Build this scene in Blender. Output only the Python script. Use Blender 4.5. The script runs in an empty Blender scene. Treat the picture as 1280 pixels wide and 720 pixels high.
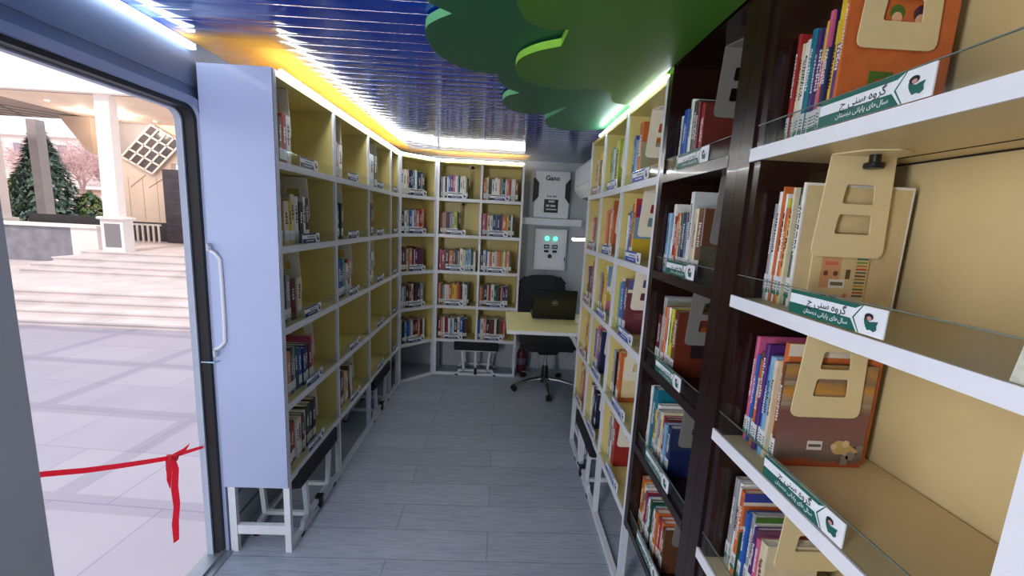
import bpy, bmesh, math, random
from math import pi, sin, cos, radians
from mathutils import Vector, Matrix
rnd = random.Random(7)
scene = bpy.context.scene
COL = scene.collection

# ------------------------------------------------------------------ materials
def lin(c):
    c = c / 255.0
    return c / 12.92 if c <= .04045 else ((c + .055) / 1.055) ** 2.4
def rgb(t): return (lin(t[0]), lin(t[1]), lin(t[2]), 1)
MATS = {}
def mat(name, col, rough=.5, metal=0., var=.06, scale=30., bump=0., spec=.5, coat=0., emit=0.):
    if name in MATS: return MATS[name]
    m = bpy.data.materials.new(name); m.use_nodes = True
    nt = m.node_tree; b = nt.nodes['Principled BSDF']
    b.inputs['Roughness'].default_value = rough
    b.inputs['Metallic'].default_value = metal
    b.inputs['Specular IOR Level'].default_value = spec
    b.inputs['Coat Weight'].default_value = coat
    c = rgb(col)
    if var > 0:
        tc = nt.nodes.new('ShaderNodeTexCoord'); n = nt.nodes.new('ShaderNodeTexNoise')
        n.inputs['Scale'].default_value = scale; n.inputs['Detail'].default_value = 3
        nt.links.new(tc.outputs['Object'], n.inputs['Vector'])
        r = nt.nodes.new('ShaderNodeValToRGB')
        r.color_ramp.elements[0].position = .3; r.color_ramp.elements[1].position = .7
        r.color_ramp.elements[0].color = tuple(x * (1 - var) for x in c[:3]) + (1,)
        r.color_ramp.elements[1].color = tuple(min(1, x * (1 + var)) for x in c[:3]) + (1,)
        nt.links.new(n.outputs['Fac'], r.inputs['Fac'])
        nt.links.new(r.outputs['Color'], b.inputs['Base Color'])
        if bump > 0:
            bp = nt.nodes.new('ShaderNodeBump'); bp.inputs['Strength'].default_value = bump
            bp.inputs['Distance'].default_value = .002
            nt.links.new(n.outputs['Fac'], bp.inputs['Height']); nt.links.new(bp.outputs['Normal'], b.inputs['Normal'])
    else:
        b.inputs['Base Color'].default_value = c
    if emit > 0:
        b.inputs['Emission Color'].default_value = c; b.inputs['Emission Strength'].default_value = emit
    MATS[name] = m
    return m

def acrylic():
    m = bpy.data.materials.new('clear_acrylic'); m.use_nodes = True
    nt = m.node_tree; nt.nodes.clear()
    o = nt.nodes.new('ShaderNodeOutputMaterial'); t = nt.nodes.new('ShaderNodeBsdfTransparent')
    t.inputs['Color'].default_value = (.93, .95, .94, 1)
    g = nt.nodes.new('ShaderNodeBsdfGlossy'); g.inputs['Roughness'].default_value = .08
    g.inputs['Color'].default_value = (.9, .95, .95, 1)
    f = nt.nodes.new('ShaderNodeLayerWeight'); f.inputs['Blend'].default_value = .04
    mx = nt.nodes.new('ShaderNodeMixShader')
    nt.links.new(f.outputs['Facing'], mx.inputs[0]); nt.links.new(t.outputs[0], mx.inputs[1]); nt.links.new(g.outputs[0], mx.inputs[2])
    nt.links.new(mx.outputs[0], o.inputs['Surface'])
    return m
ACR = acrylic()
EDGE = None

WHITE = mat('white_paint', (232, 234, 238), .35, var=.02)
WHITE_STEEL = mat('white_steel', (222, 225, 230), .35, var=.03)
PANEL = mat('bluish_white_panel', (172, 185, 218), .35, var=.03, scale=4, coat=.25)
CREAM = mat('cream_melamine', (224, 208, 132), .38, var=.03, scale=12)
BROWN = mat('dark_brown_laminate', (38, 20, 17), .22, var=.25, scale=18, coat=.15)
STEELGREY = mat('grey_blue_wall', (116, 134, 166), .45, var=.04, scale=3)
WALLGREY = mat('grey_wall', (180, 186, 191), .5, var=.05, scale=3)
JAMB = mat('grey_jamb', (184, 186, 190), .5, var=.05, scale=3)  # plain light grey for the jamb and the front wall
RUBBER = mat('black_rubber', (20, 19, 22), .45, var=.1)
BLACK = mat('black_plastic', (18, 18, 20), .4, var=.1)
BLACKFAB = mat('black_fabric', (24, 25, 32), .8, var=.2, scale=200, bump=.2)
CHROME = mat('chrome', (205, 205, 205), .18, 1., var=.02)
ALU = mat('aluminium', (170, 175, 182), .4, .8, var=.06)
BOOKEND = mat('cream_bookend', (222, 205, 158), .45, var=.02)
PAPER = mat('paper', (232, 226, 208), .8, var=.08, scale=150)
STICKER = mat('sticker_white', (225, 226, 224), .5, var=.05, scale=120)
LED = mat('led_white', (235, 243, 255), .5, var=0, emit=50)

EDGE = mat('acrylic_edge', (110, 122, 112), .2, var=.02)
def floor_mat():
    m = bpy.data.materials.new('grey_wood_planks'); m.use_nodes = True
    nt = m.node_tree; b = nt.nodes['Principled BSDF']; L = nt.links
    tc = nt.nodes.new('ShaderNodeTexCoord')
    mp = nt.nodes.new('ShaderNodeMapping'); L.new(tc.outputs['Object'], mp.inputs['Vector'])
    br = nt.nodes.new('ShaderNodeTexBrick'); L.new(mp.outputs[0], br.inputs['Vector'])
    br.inputs['Scale'].default_value = 1; br.inputs['Brick Width'].default_value = 1.2; br.inputs['Row Height'].default_value = .18
    br.inputs['Mortar Size'].default_value = .0016; br.offset = .37
    br.inputs['Color1'].default_value = rgb((154, 162, 176)); br.inputs['Color2'].default_value = rgb((166, 173, 186)); br.inputs['Mortar'].default_value = rgb((112, 117, 126))
    mp2 = nt.nodes.new('ShaderNodeMapping'); mp2.inputs['Scale'].default_value = (2.2, 26, 1); L.new(tc.outputs['Object'], mp2.inputs['Vector'])
    n = nt.nodes.new('ShaderNodeTexNoise'); n.inputs['Scale'].default_value = 3; n.inputs['Detail'].default_value = 8; n.inputs['Distortion'].default_value = 1.2
    L.new(mp2.outputs[0], n.inputs['Vector'])
    r = nt.nodes.new('ShaderNodeValToRGB'); r.color_ramp.elements[0].position = .3; r.color_ramp.elements[1].position = .72
    r.color_ramp.elements[0].color = (.76, .78, .8, 1); r.color_ramp.elements[1].color = (1.12, 1.12, 1.12, 1)
    L.new(n.outputs['Fac'], r.inputs['Fac'])
    mx = nt.nodes.new('ShaderNodeMix'); mx.data_type = 'RGBA'; mx.blend_type = 'MULTIPLY'; mx.inputs[0].default_value = 1
    L.new(br.outputs['Color'], mx.inputs[6]); L.new(r.outputs[0], mx.inputs[7])
    L.new(mx.outputs[2], b.inputs['Base Color']); b.inputs['Roughness'].default_value = .42
    bp = nt.nodes.new('ShaderNodeBump'); bp.inputs['Strength'].default_value = .15; bp.inputs['Distance'].default_value = .002
    L.new(n.outputs['Fac'], bp.inputs['Height']); L.new(bp.outputs[0], b.inputs['Normal'])
    return m

def ceiling_mat():
    m = bpy.data.materials.new('printed_ceiling_with_reflection'); m.use_nodes = True
    nt = m.node_tree; b = nt.nodes['Principled BSDF']; L = nt.links
    tc = nt.nodes.new('ShaderNodeTexCoord'); sx = nt.nodes.new('ShaderNodeSeparateXYZ'); L.new(tc.outputs['Object'], sx.inputs[0])
    def ramp(src, lo, hi):
        mr = nt.nodes.new('ShaderNodeMapRange'); mr.interpolation_type = 'SMOOTHSTEP'
        mr.inputs['From Min'].default_value = lo; mr.inputs['From Max'].default_value = hi
        L.new(src, mr.inputs['Value']); return mr.outputs[0]
    def mix(f, a, c):
        mx = nt.nodes.new('ShaderNodeMix'); mx.data_type = 'RGBA'
        L.new(f, mx.inputs[0])
        for i, v in ((6, a), (7, c)):
            if isinstance(v, tuple): mx.inputs[i].default_value = v
            else: L.new(v, mx.inputs[i])
        return mx.outputs[2]
    def math2(op, a, c):
        k = nt.nodes.new('ShaderNodeMath'); k.operation = op
        for i, v in ((0, a), (1, c)):
            if isinstance(v, (int, float)): k.inputs[i].default_value = v
            else: L.new(v, k.inputs[i])
        return k.outputs[0]
    X, Y = sx.outputs[0], sx.outputs[1]
    mp = nt.nodes.new('ShaderNodeMapping'); mp.inputs['Scale'].default_value = (1.0, 6, 1); L.new(tc.outputs['Object'], mp.inputs['Vector'])
    n = nt.nodes.new('ShaderNodeTexNoise'); n.inputs['Scale'].default_value = 2.2; n.inputs['Detail'].default_value = 4; L.new(mp.outputs[0], n.inputs['Vector'])
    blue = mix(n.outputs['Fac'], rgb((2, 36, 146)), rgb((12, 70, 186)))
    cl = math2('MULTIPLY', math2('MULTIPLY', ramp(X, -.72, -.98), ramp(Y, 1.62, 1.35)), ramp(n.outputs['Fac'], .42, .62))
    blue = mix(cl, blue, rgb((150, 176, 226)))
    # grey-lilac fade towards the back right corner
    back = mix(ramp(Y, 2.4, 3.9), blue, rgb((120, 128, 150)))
    # pale band painted as the LED reflection, then yellow, along left and back edges
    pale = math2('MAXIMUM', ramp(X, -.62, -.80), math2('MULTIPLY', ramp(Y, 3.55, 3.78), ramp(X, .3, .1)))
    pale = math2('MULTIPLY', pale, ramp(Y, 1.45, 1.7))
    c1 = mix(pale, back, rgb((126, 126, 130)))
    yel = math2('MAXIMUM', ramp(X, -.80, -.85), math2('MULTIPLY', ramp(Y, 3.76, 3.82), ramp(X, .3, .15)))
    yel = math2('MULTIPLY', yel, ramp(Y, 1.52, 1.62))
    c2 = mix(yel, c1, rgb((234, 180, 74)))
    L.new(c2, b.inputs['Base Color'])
    b.inputs['Roughness'].default_value = .07; b.inputs['Specular IOR Level'].default_value = .7
    b.inputs['Coat Weight'].default_value = .4; b.inputs['Coat Roughness'].default_value = .06
    return m

def paving_mat():
    m = bpy.data.materials.new('plaza_paving'); m.use_nodes = True
    nt = m.node_tree; b = nt.nodes['Principled BSDF']; L = nt.links
    tc = nt.nodes.new('ShaderNodeTexCoord')
    def brick(w, h, ms, c1, c2, mo, rot=0., off=.5):
        mp = nt.nodes.new('ShaderNodeMapping'); mp.inputs['Rotation'].default_value = (0, 0, rot); L.new(tc.outputs['Object'], mp.inputs['Vector'])
        br = nt.nodes.new('ShaderNodeTexBrick'); br.inputs['Scale'].default_value = 1; br.offset = off
        br.inputs['Brick Width'].default_value = w; br.inputs['Row Height'].default_value = h; br.inputs['Mortar Size'].default_value = ms; br.inputs['Mortar Smooth'].default_value = .05
        br.inputs['Color1'].default_value = c1; br.inputs['Color2'].default_value = c2; br.inputs['Mortar'].default_value = mo
        L.new(mp.outputs[0], br.inputs['Vector']); return br
    band = brick(2.1, 1.6, .11, (1, 1, 1, 1), (.97, .96, .97, 1), (.82, .81, .85, 1), radians(4), .0)
    fine = brick(1.05, .8, .008, rgb((170, 163, 172)), rgb((160, 153, 164)), rgb((150, 142, 156)), radians(4), .5)
    n = nt.nodes.new('ShaderNodeTexNoise'); n.inputs['Scale'].default_value = .9; n.inputs['Detail'].default_value = 6; L.new(tc.outputs['Object'], n.inputs['Vector'])
    r = nt.nodes.new('ShaderNodeValToRGB'); r.color_ramp.elements[0].color = (.82, .82, .86, 1); r.color_ramp.elements[1].color = (1.06, 1.05, 1.05, 1)
    L.new(n.outputs['Fac'], r.inputs['Fac'])
    a = nt.nodes.new('ShaderNodeMix'); a.data_type = 'RGBA'; a.blend_type = 'MULTIPLY'; a.inputs[0].default_value = 1
    L.new(band.outputs['Color'], a.inputs[6]); L.new(fine.outputs['Color'], a.inputs[7])
    c = nt.nodes.new('ShaderNodeMix'); c.data_type = 'RGBA'; c.blend_type = 'MULTIPLY'; c.inputs[0].default_value = 1
    L.new(a.outputs[2], c.inputs[6]); L.new(r.outputs[0], c.inputs[7])
    L.new(c.outputs[2], b.inputs['Base Color']); b.inputs['Roughness'].default_value = .6
    return m

# ------------------------------------------------------------------ mesh builder
class MB:
    def __init__(s): s.v = []; s.f = []; s.m = []
    def add(s, vs, fs, mi=0):
        o = len(s.v); s.v += [tuple(x) for x in vs]
        for f in fs: s.f.append([o + i for i in f]); s.m.append(mi)
        return s
    def box(s, x0, y0, z0, x1, y1, z1, mi=0):
        x0, x1 = sorted((x0, x1)); y0, y1 = sorted((y0, y1)); z0, z1 = sorted((z0, z1))
        return s.add([(x0, y0, z0), (x1, y0, z0), (x1, y1, z0), (x0, y1, z0), (x0, y0, z1), (x1, y0, z1), (x1, y1, z1), (x0, y1, z1)],
                     [(0, 3, 2, 1), (4, 5, 6, 7), (0, 1, 5, 4), (1, 2, 6, 5), (2, 3, 7, 6), (3, 0, 4, 7)], mi)
    def cbox(s, x0, y0, z0, x1, y1, z1, c=.003, mi=0):
        """box with chamfered vertical and horizontal edges (three stacked outlines)"""
        def o(i, z): return [(x0 + i + c, y0 + i, z), (x1 - i - c, y0 + i, z), (x1 - i, y0 + i + c, z), (x1 - i, y1 - i - c, z), (x1 - i - c, y1 - i, z), (x0 + i + c, y1 - i, z), (x0 + i, y1 - i - c, z), (x0 + i, y0 + i + c, z)]
        return s.loft([o(c, z0), o(0, z0 + c), o(0, z1 - c), o(c, z1)], mi)
    def loft(s, rings, mi=0, caps=True):
        n = len(rings[0]); vs = [p for r in rings for p in r]; fs = []
        for k in range(len(rings) - 1):
            for i in range(n):
                j = (i + 1) % n
                fs.append((k * n + i, k * n + j, (k + 1) * n + j, (k + 1) * n + i))
        if caps: fs += [tuple(reversed(range(n))), tuple(range((len(rings) - 1) * n, len(rings) * n))]
        return s.add(vs, fs, mi)
    def prism(s, poly, axis, a, b, mi=0, side=None):
        """poly: 2D points; axis 'x' -> (y,z), 'y' -> (x,z), 'z' -> (x,y)"""
        def P(p, t): return {'x': (t, p[0], p[1]), 'y': (p[0], t, p[1]), 'z': (p[0], p[1], t)}[axis]
        n = len(poly); vs = [P(p, a) for p in poly] + [P(p, b) for p in poly]
        o = len(s.v); s.v += vs
        s.f += [[o + i for i in reversed(range(n))], [o + n + i for i in range(n)]]; s.m += [mi, mi]
        for i in range(n):
            j = (i + 1) % n; s.f.append([o + i, o + j, o + n + j, o + n + i]); s.m.append(mi if side is None else side)
        return s
    def cyl(s, p0, p1, r0, r1=None, n=16, mi=0, caps=True):
        r1 = r0 if r1 is None else r1; p0 = Vector(p0); p1 = Vector(p1); d = (p1 - p0).normalized()
        a = d.orthogonal().normalized(); b = d.cross(a)
        R = [[tuple(p + (a * cos(2 * pi * i / n) + b * sin(2 * pi * i / n)) * r) for i in range(n)] for p, r in ((p0, r0), (p1, r1))]
        return s.loft(R, mi, caps)
    def tube(s, pts, r, n=8, mi=0):
        pts = [Vector(p) for p in pts]; R = []; a = None
        for i, p in enumerate(pts):
            d = (pts[min(i + 1, len(pts) - 1)] - pts[max(i - 1, 0)]).normalized()
            a = d.orthogonal().normalized() if a is None else (a - d * a.dot(d)).normalized()
            b = d.cross(a); rr = r[i] if isinstance(r, (list, tuple)) else r
            R.append([tuple(p + (a * cos(2 * pi * k / n) + b * sin(2 * pi * k / n)) * rr) for k in range(n)])
        return s.loft(R, mi)
    def bar(s, p0, p1, w, h=None, up=(0, 0, 1), mi=0):
        """rectangular bar between two points"""
        h = w if h is None else h; p0 = Vector(p0); p1 = Vector(p1); d = (p1 - p0).normalized(); u = Vector(up)
        if abs(d.dot(u)) > .98: u = Vector((0, 1, 0))
        a = d.cross(u).normalized(); b = a.cross(d).normalized()
        R = [[tuple(p + a * sx * w / 2 + b * sz * h / 2) for sx, sz in ((-1, -1), (1, -1), (1, 1), (-1, 1))] for p in (p0, p1)]
        return s.loft(R, mi)
    def lathe(s, prof, c=(0, 0), n=20, mi=0):
        return s.loft([[(c[0] + r * cos(2 * pi * i / n), c[1] + r * sin(2 * pi * i / n), z) for i in range(n)] for r, z in prof], mi)
    def build(s, name, mats, parent=None, smooth=True, bevel=0., xf=None):
        me = bpy.data.meshes.new(name); me.from_pydata(s.v, [], s.f)
        if not isinstance(mats, (list, tuple)): mats = [mats]
        for m in mats: me.materials.append(m)
        for p, mi in zip(me.polygons, s.m): p.material_index = mi
        bm = bmesh.new(); bm.from_mesh(me); bmesh.ops.recalc_face_normals(bm, faces=bm.faces); bm.to_mesh(me); bm.free()
        if smooth:
            me.polygons.foreach_set('use_smooth', [True] * len(me.polygons)); me.set_sharp_from_angle(angle=radians(32))
        if xf is not None: me.transform(xf)
        o = bpy.data.objects.new(name, me); COL.objects.link(o)
        if parent is not None: o.parent = parent
        if bevel > 0:
            md = o.modifiers.new('bevel', 'BEVEL'); md.width = bevel; md.segments = 2; md.limit_method = 'ANGLE'
        return o

def tag(o, label=None, cat=None, group=None, kind=None):
    if label: o['label'] = label
    if cat: o['category'] = cat
    if group: o['group'] = group
    if kind: o['kind'] = kind
    return o
def empty(name, label, cat, loc=(0, 0, 0), rz=0., group=None):
    o = bpy.data.objects.new(name, None); COL.objects.link(o); o.empty_display_size = .05
    o.location = loc; o.rotation_euler = (0, 0, rz)
    return tag(o, label, cat, group)
def struct(o): o['kind'] = 'structure'; return o
def text_part(s, size, m, parent, xf, name='lettering', bold=0.):
    c = bpy.data.curves.new('t', 'FONT'); c.body = s; c.size = size; c.align_x = 'CENTER'; c.align_y = 'CENTER'; c.offset = bold
    t = bpy.data.objects.new('t', c); COL.objects.link(t); bpy.context.view_layer.update()
    me = bpy.data.meshes.new_from_object(t.evaluated_get(bpy.context.evaluated_depsgraph_get()))
    bpy.data.objects.remove(t); bpy.data.curves.remove(c)
    me.name = name; me.materials.clear(); me.materials.append(m); me.transform(xf)
    o = bpy.data.objects.new(name, me); COL.objects.link(o); o.parent = parent
    return o
# text lying in local x (reading direction) and z (up), facing local -y
def face_neg_y(x, y, z, tilt=0.): return Matrix.Translation((x, y, z)) @ Matrix.Rotation(pi / 2 - tilt, 4, 'X')

# ------------------------------------------------------------------ room shell
CEIL = 2.09
XL, XR, YB, YF = -1.155, .862, 4.12, -.55
struct(MB().box(XL, YF, -.05, XR, YB, 0).build('floor', floor_mat()))
# corrugated ceiling: shallow ribs running across the aisle
def ceiling():
    b = MB(); xs = (XL, -.6, 0, .45, XR); vs = []; fs = []; yy = [YF]; P = .07
    k = math.ceil(YF / P)
    while k * P + .02 < YB:
        yy += [k * P + q * .0011 for q in range(-11, 12)]; k += 1
    yy.append(YB); n = len(yy) - 1
    for y in yy:
        d = y / P - round(y / P); z = CEIL - .0014 * math.exp(-(d * P / .0048) ** 2) + .0010 * cos(2 * pi * y / P)
        for x in xs: vs.append((x, y, z))
    w = len(xs)
    for i in range(n):
        for k in range(w - 1): fs.append((i * w + k, (i + 1) * w + k, (i + 1) * w + k + 1, i * w + k + 1))
    b.add(vs, fs)
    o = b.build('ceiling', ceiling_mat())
    o.data.polygons.foreach_set('use_smooth', [True] * len(o.data.polygons))
    return struct(o)
ceiling()
struct(MB().box(XL - .06, YF, CEIL + .004, XR + .06, YB + .06, CEIL + .05).build('roof', WALLGREY))
D0, D1, DT = .972, 1.645, 1.865      # doorway in the side wall
wl = MB()
wl.box(XL - .05, D1, -.05, XL, YB, CEIL); wl.box(XL - .05, D0 - .002, DT, XL, D1, CEIL)
struct(wl.build('wall_left', STEELGREY))
struct(MB().box(XL - .05, YF, -.05, XL + .03, D0, CEIL).build('wall_left_front', JAMB))
bw = MB().box(XL - .05, YB, -.05, XR + .05, YB + .05, CEIL)
for z in (.11, .22, .31): bw.box(XL, YB - .006, z, XR, YB, z + .095)
struct(bw.build('wall_back', WALLGREY))
struct(MB().box(XR, YF, -.05, XR + .05, YB, CEIL).build('wall_right', WALLGREY))
struct(MB().box(XL - .05, YF - .05, -.05, XR + .05, YF, CEIL).build('wall_front', JAMB))
struct(MB().box(XL + .0, D1 + .01, 0, XL + .006, YB - .01, .1).box(XL, D1 + .01, .115, XL + .006, YB - .01, .21).box(XL, D1 + .01, .225, XL + .006, YB - .01, .32).build('baseboard_left', WALLGREY))
# door surround: outer frame, black rubber seal with a rounded corner, inner edge, sill
def rr_path(y0, y1, z0, z1, r, n=8):
    p = [(y0, z0), (y0, z1 - .001)]
    p = [(y0, z0)]
    for k in range(n + 1): a = pi - pi / 2 * k / n; p.append((y0 + r + r * cos(a), z1 - r + r * sin(a)))
    for k in range(n + 1): a = pi / 2 - pi / 2 * k / n; p.append((y1 - r + r * cos(a), z1 - r + r * sin(a)))
    p.append((y1, z0)); return p
def arch(name, inner, outer, x0, x1, m):
    b = MB(); n = len(inner)
    vs = []
    for (yi, zi), (yo, zo) in zip(inner, outer): vs += [(x0, yi, zi), (x0, yo, zo), (x1, yo, zo), (x1, yi, zi)]
    fs = []
    for i in range(n - 1):
        for k in range(4): fs.append((4 * i + k, 4 * i + (k + 1) % 4, 4 * (i + 1) + (k + 1) % 4, 4 * (i + 1) + k))
    fs += [(0, 1, 2, 3), tuple(4 * (n - 1) + k for k in range(4))]
    b.add(vs, fs); return struct(b.build(name, m))
e = .03
arch('trim_1', rr_path(D0 - .05, D1 - .002, 0, DT - .002, .05), rr_path(D0 - .07, D1 + .025, 0, DT + .025, .06), XL - .002, XL + .018, PANEL)
arch('trim_2', rr_path(D0 - .05, D1 - .018, 0, DT - .018, .045), rr_path(D0 - .062, D1 - .001, 0, DT - .001, .05), XL - .035, XL + .004, RUBBER)
arch('trim_3', rr_path(D0 - .05, D1 - .026, 0, DT - .024, .04), rr_path(D0 - .062, D1 - .001, 0, DT - .001, .05), XL - .06, XL - .035, mat('pale_door_frame', (196, 206, 222), .4, var=.02))
struct(MB().box(XL - .07, D0, -.03, XL + .035, D1, .006).box(XL - .005, D0, .006, XL + .005, D1, .018).build('trim_4', ALU))
# wall header panel seam
struct(MB().box(XL, D0, 1.93, XL + .004, D1 + .02, 2.05).build('trim_5', STEELGREY))

# grab handle on the door jamb
gh = empty('grab_handle', 'white vertical grab handle on the jamb beside the open doorway', 'handle', (XL + .03, D1 - .012, 0))
MB().tube([(0, -.012, 1.335), (.018, -.008, 1.325), (.034, .0, 1.30), (.036, 0, 1.2), (.036, 0, 1.05), (.034, 0, .965), (.018, -.008, .945), (0, -.012, .935)], .007, 10).build('grip', WHITE_STEEL, gh)
for z in (1.345, .922): MB().cbox(-.002, -.024, z - .016, .006, .0, z + .016, .003).cyl((.006, -.012, z), (.009, -.012, z), .004, n=8).build('mount', WHITE_STEEL, gh)
ct = MB().tube([(-.03, -.03, .885), (.02, -.03, .885), (.024, .008, .882), (.012, .012, .882)], .003, 6).build('cable_tie', mat('pale_blue_plastic', (170, 205, 225), .4))
ct.location = (XL + .012, D1 - .006, 0)
tag(ct, 'pale cable tie looped round the black door seal below the handle', 'cable tie')

# red ribbon across the doorway
RED = mat('red_satin', (236, 34, 54), .4, var=.1, scale=25)
_t = RED.node_tree; _tr = _t.nodes.new('ShaderNodeBsdfTranslucent'); _tr.inputs['Color'].default_value = rgb((250, 40, 60))
_ms = _t.nodes.new('ShaderNodeMixShader'); _ms.inputs[0].default_value = .5
_t.links.new(_t.nodes['Principled BSDF'].outputs[0], _ms.inputs[1]); _t.links.new(_tr.outputs[0], _ms.inputs[2])
_t.links.new(_ms.outputs[0], _t.nodes['Material Output'].inputs['Surface'])
rb = empty('ribbon', 'red satin ribbon tied across the open doorway with hanging tail', 'ribbon', (-1.2, 1.45, .56))
def strip(b, pts, ws, ax=(0, 0, 1)):
    vs = []; fs = []
    for p, w in zip(pts, ws):
        p = Vector(p); a = Vector(ax) * w / 2; vs += [tuple(p - a), tuple(p + a)]
    for i in range(len(pts) - 1): fs.append((2 * i, 2 * i + 1, 2 * i + 3, 2 * i + 2))
    b.add(vs, fs); return b
def solid(o, t=.002):
    return o
b = MB(); strip(b, [(0, -.48, .245), (0, -.40, .205), (0, -.30, .15), (0, -.2, .1), (0, -.1, .052), (0, -.01, .01)], [.014, .017, .018, .018, .018, .018])
strip(b, [(.0, .005, .008), (0, .06, -.012), (0, .12, -.032), (.0, .195, -.058)], [.012, .016, .014, .012])
solid(b.build('band', RED, rb))
b = MB(); strip(b, [(.004, .005, .01), (.012, .008, -.05), (.006, .004, -.12), (.012, .0, -.19), (.004, -.004, -.26), (.008, -.012, -.335)], [.02, .026, .028, .026, .028, .022], (.25, .95, 0))
solid(b.build('tail', RED, rb))
b = MB(); strip(b, [(.0, -.004, .01), (.02, -.03, .022), (.03, -.045, .0), (.02, -.03, -.02), (.01, -.02, -.06), (.015, -.026, -.1)], [.02, .03, .026, .03, .03, .006], (.3, .5, .6))
strip(b, [(0, .01, .008), (.02, .035, .012), (.03, .055, .022), (.012, .045, .0), (.0, .01, -.004)], [.014, .026, .03, .02, .012], (.3, .3, .8))
b.cyl((-.008, -.002, .006), (.024, .006, .004), .013, .012, 10)
solid(b.build('knot', RED, rb))
b = MB(); strip(b, [(.012, -.478, .245), (.02, -.474, .275), (.014, -.47, .30)], [.02, .016, .004], (0, 1, .2)); solid(b.build('end_loop', RED, rb))

# ------------------------------------------------------------------ bookcases
LV = (1.672, 1.343, 1.007, .675, .347)      # top surface of the five shelves less half the board
TH = .026
LN = ('top', 'second', 'third', 'fourth', 'bottom')
def bookcase(name, label, org, rz, edges, depth, inner, edge_m, post_m, top=2.015, side=.018, post=.02, end_w=None, levels=LV, legs=True, lip=True, rail=True, lid=True, rear=True, groove=False):
    root = empty(name, label, 'bookcase', (org[0], org[1], 0), rz)
    n = len(edges) - 1; zb = levels[-1] - TH
    x0, x1 = edges[0], edges[-1]
    for i, x in enumerate(edges):
        lo, hi = x - side / 2, x + side / 2
        if i == 0: lo, hi = x, x + (end_w[0] if end_w else side)
        if i == n: lo, hi = x - (end_w[1] if end_w else side), x
        nm = 'side_panel' if i in (0, n) else 'divider'
        MB().box(lo, .012, zb, hi, depth, top).build(nm, inner, root, False)
        pm = max(post, hi - lo)
        c = (lo + hi) / 2
        if i == 0: c = lo + pm / 2
        if i == n: c = hi - pm / 2
        MB().box(c - pm / 2, 0, 0 if legs else zb, c + pm / 2, .0122, top).box(c - post / 2, .0122, 0 if legs else zb, c + post / 2, .026 if legs else .013, zb if legs else top).build('post', post_m, root, False)
        if legs and (i in (0, n)) and rear: MB().box(c - post / 2, depth - .03, 0, c + post / 2, depth, zb).build('rear_leg', post_m, root, False)
    for k in range(n):
        a = edges[k] + (side / 2 if k else (end_w[0] if end_w else side)); c = edges[k + 1] - (side / 2 if k < n - 1 else (end_w[1] if end_w else side))
        for li, z in enumerate(levels):
            s = MB().box(a, .004, z - TH / 2, c, depth - .006, z + TH / 2).build('shelf', inner, root, False)
            MB().box(a - .002, -.001, z - TH / 2 - .001, c + .002, .004, z + TH / 2 + .001).build('front_edge', edge_m, s, False)
            if lip:
                MB().box(a + .004, .0055, z + TH / 2, c - .004, .0078, z + TH / 2 + .05).build('acrylic_lip', ACR, s, False)
                if not rail: MB().box(a + .004, .0053, z + TH / 2 + .0485, c - .004, .008, z + TH / 2 + .0502).build('lip_edge', EDGE, s, False)
            if groove:
                g = MB().box(a, depth - .075, z - TH / 2 - .0012, c, depth - .072, z - TH / 2 + .0005)
                g.box(a, depth - .009, z - TH / 2 - .003, c, depth - .005, z - TH / 2 + .0005); g.build('groove', RUBBER, s, False)
        if lid: MB().box(a, .004, top - .02, c, depth, top).build('top_board', inner, root, False)
        if rail and legs: MB().box(a, .0, .0, c, .024, .024).build('floor_rail', post_m, root, False)
    MB().box(x0, depth, zb, x1, depth + .006, top).build('back_panel', inner, root, False)
    return root

B_LEFT = ((-.866, 1.645), pi / 2, [0, .5695, 1.118, 1.66, 1.921], .262)
B_CORN = ((-.866, 3.570), math.atan2(.276, .269), [0, .385], .2)
B_BACK = ((-.597, 3.846), 0., [0, .4016, .787], .25)
B_RIGHT = ((.547, 2.686), -pi / 2, [0, .343, .740, 1.205], .292)
B_DARK = ((.547, 1.480), -pi / 2, [0, .495], .29)
B_NEAR = ((.547, .984), -pi / 2, [0, .632], .292)
bl = bookcase('bookcase', 'long white framed bookcase with cream inside beside the open doorway', *B_LEFT, CREAM, WHITE_STEEL, WHITE_STEEL)
[c for c in bl.children if c.name.startswith('side_panel')][0].data.materials[0] = WHITE_STEEL
ep = MB().box(-.008, .001, .318, -.001, .2695, 2.015).build('end_panel', PANEL, bl, False)
MB().box(.002, .027, .085, .022, .231, .128).build('end_stretcher', WHITE_STEEL, bl, False)
bookcase('bookcase', 'narrow white bookcase set at an angle across the far corner', *B_CORN, CREAM, WHITE_STEEL, WHITE_STEEL, rear=False)
bookcase('bookcase', 'white two-column bookcase facing down the aisle at the far end', *B_BACK, CREAM, WHITE_STEEL, WHITE_STEEL)
br_ = bookcase('bookcase', 'white framed three-column bookcase beside the desk with leaning covers', *B_RIGHT, CREAM, WHITE_STEEL, WHITE_STEEL)
MB().box(.02, .022, .1, .343, .04, .13).build('stretcher', WHITE_STEEL, br_, False)
bookcase('bookcase', 'dark brown single-column bookcase with glossy uprights', *B_DARK, BROWN, BROWN, BROWN, top=2.05, side=.034, post=.034, end_w=(.034, .046), legs=False, rail=False)
nr = bookcase('bookcase', 'nearest bookcase with cream back and wide white shelves', *B_NEAR, mat('warm_cream_melamine', (216, 194, 142), .36, var=.03, scale=12), WHITE, WHITE, end_w=(.046, .026), post=.026, legs=False, rail=False, groove=True, top=2.05)
for c in list(nr.children):
    if c.name.startswith(('side_panel', 'post')) and max(v.co.x for v in c.data.vertices) < .1:
        c.data.materials[0] = BROWN
MB().box(.046, .006, .3, .076, .29, 2.015).build('dark_inner_panel', BROWN, nr, False)
for r in (B_DARK, B_NEAR):
    pass

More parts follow.
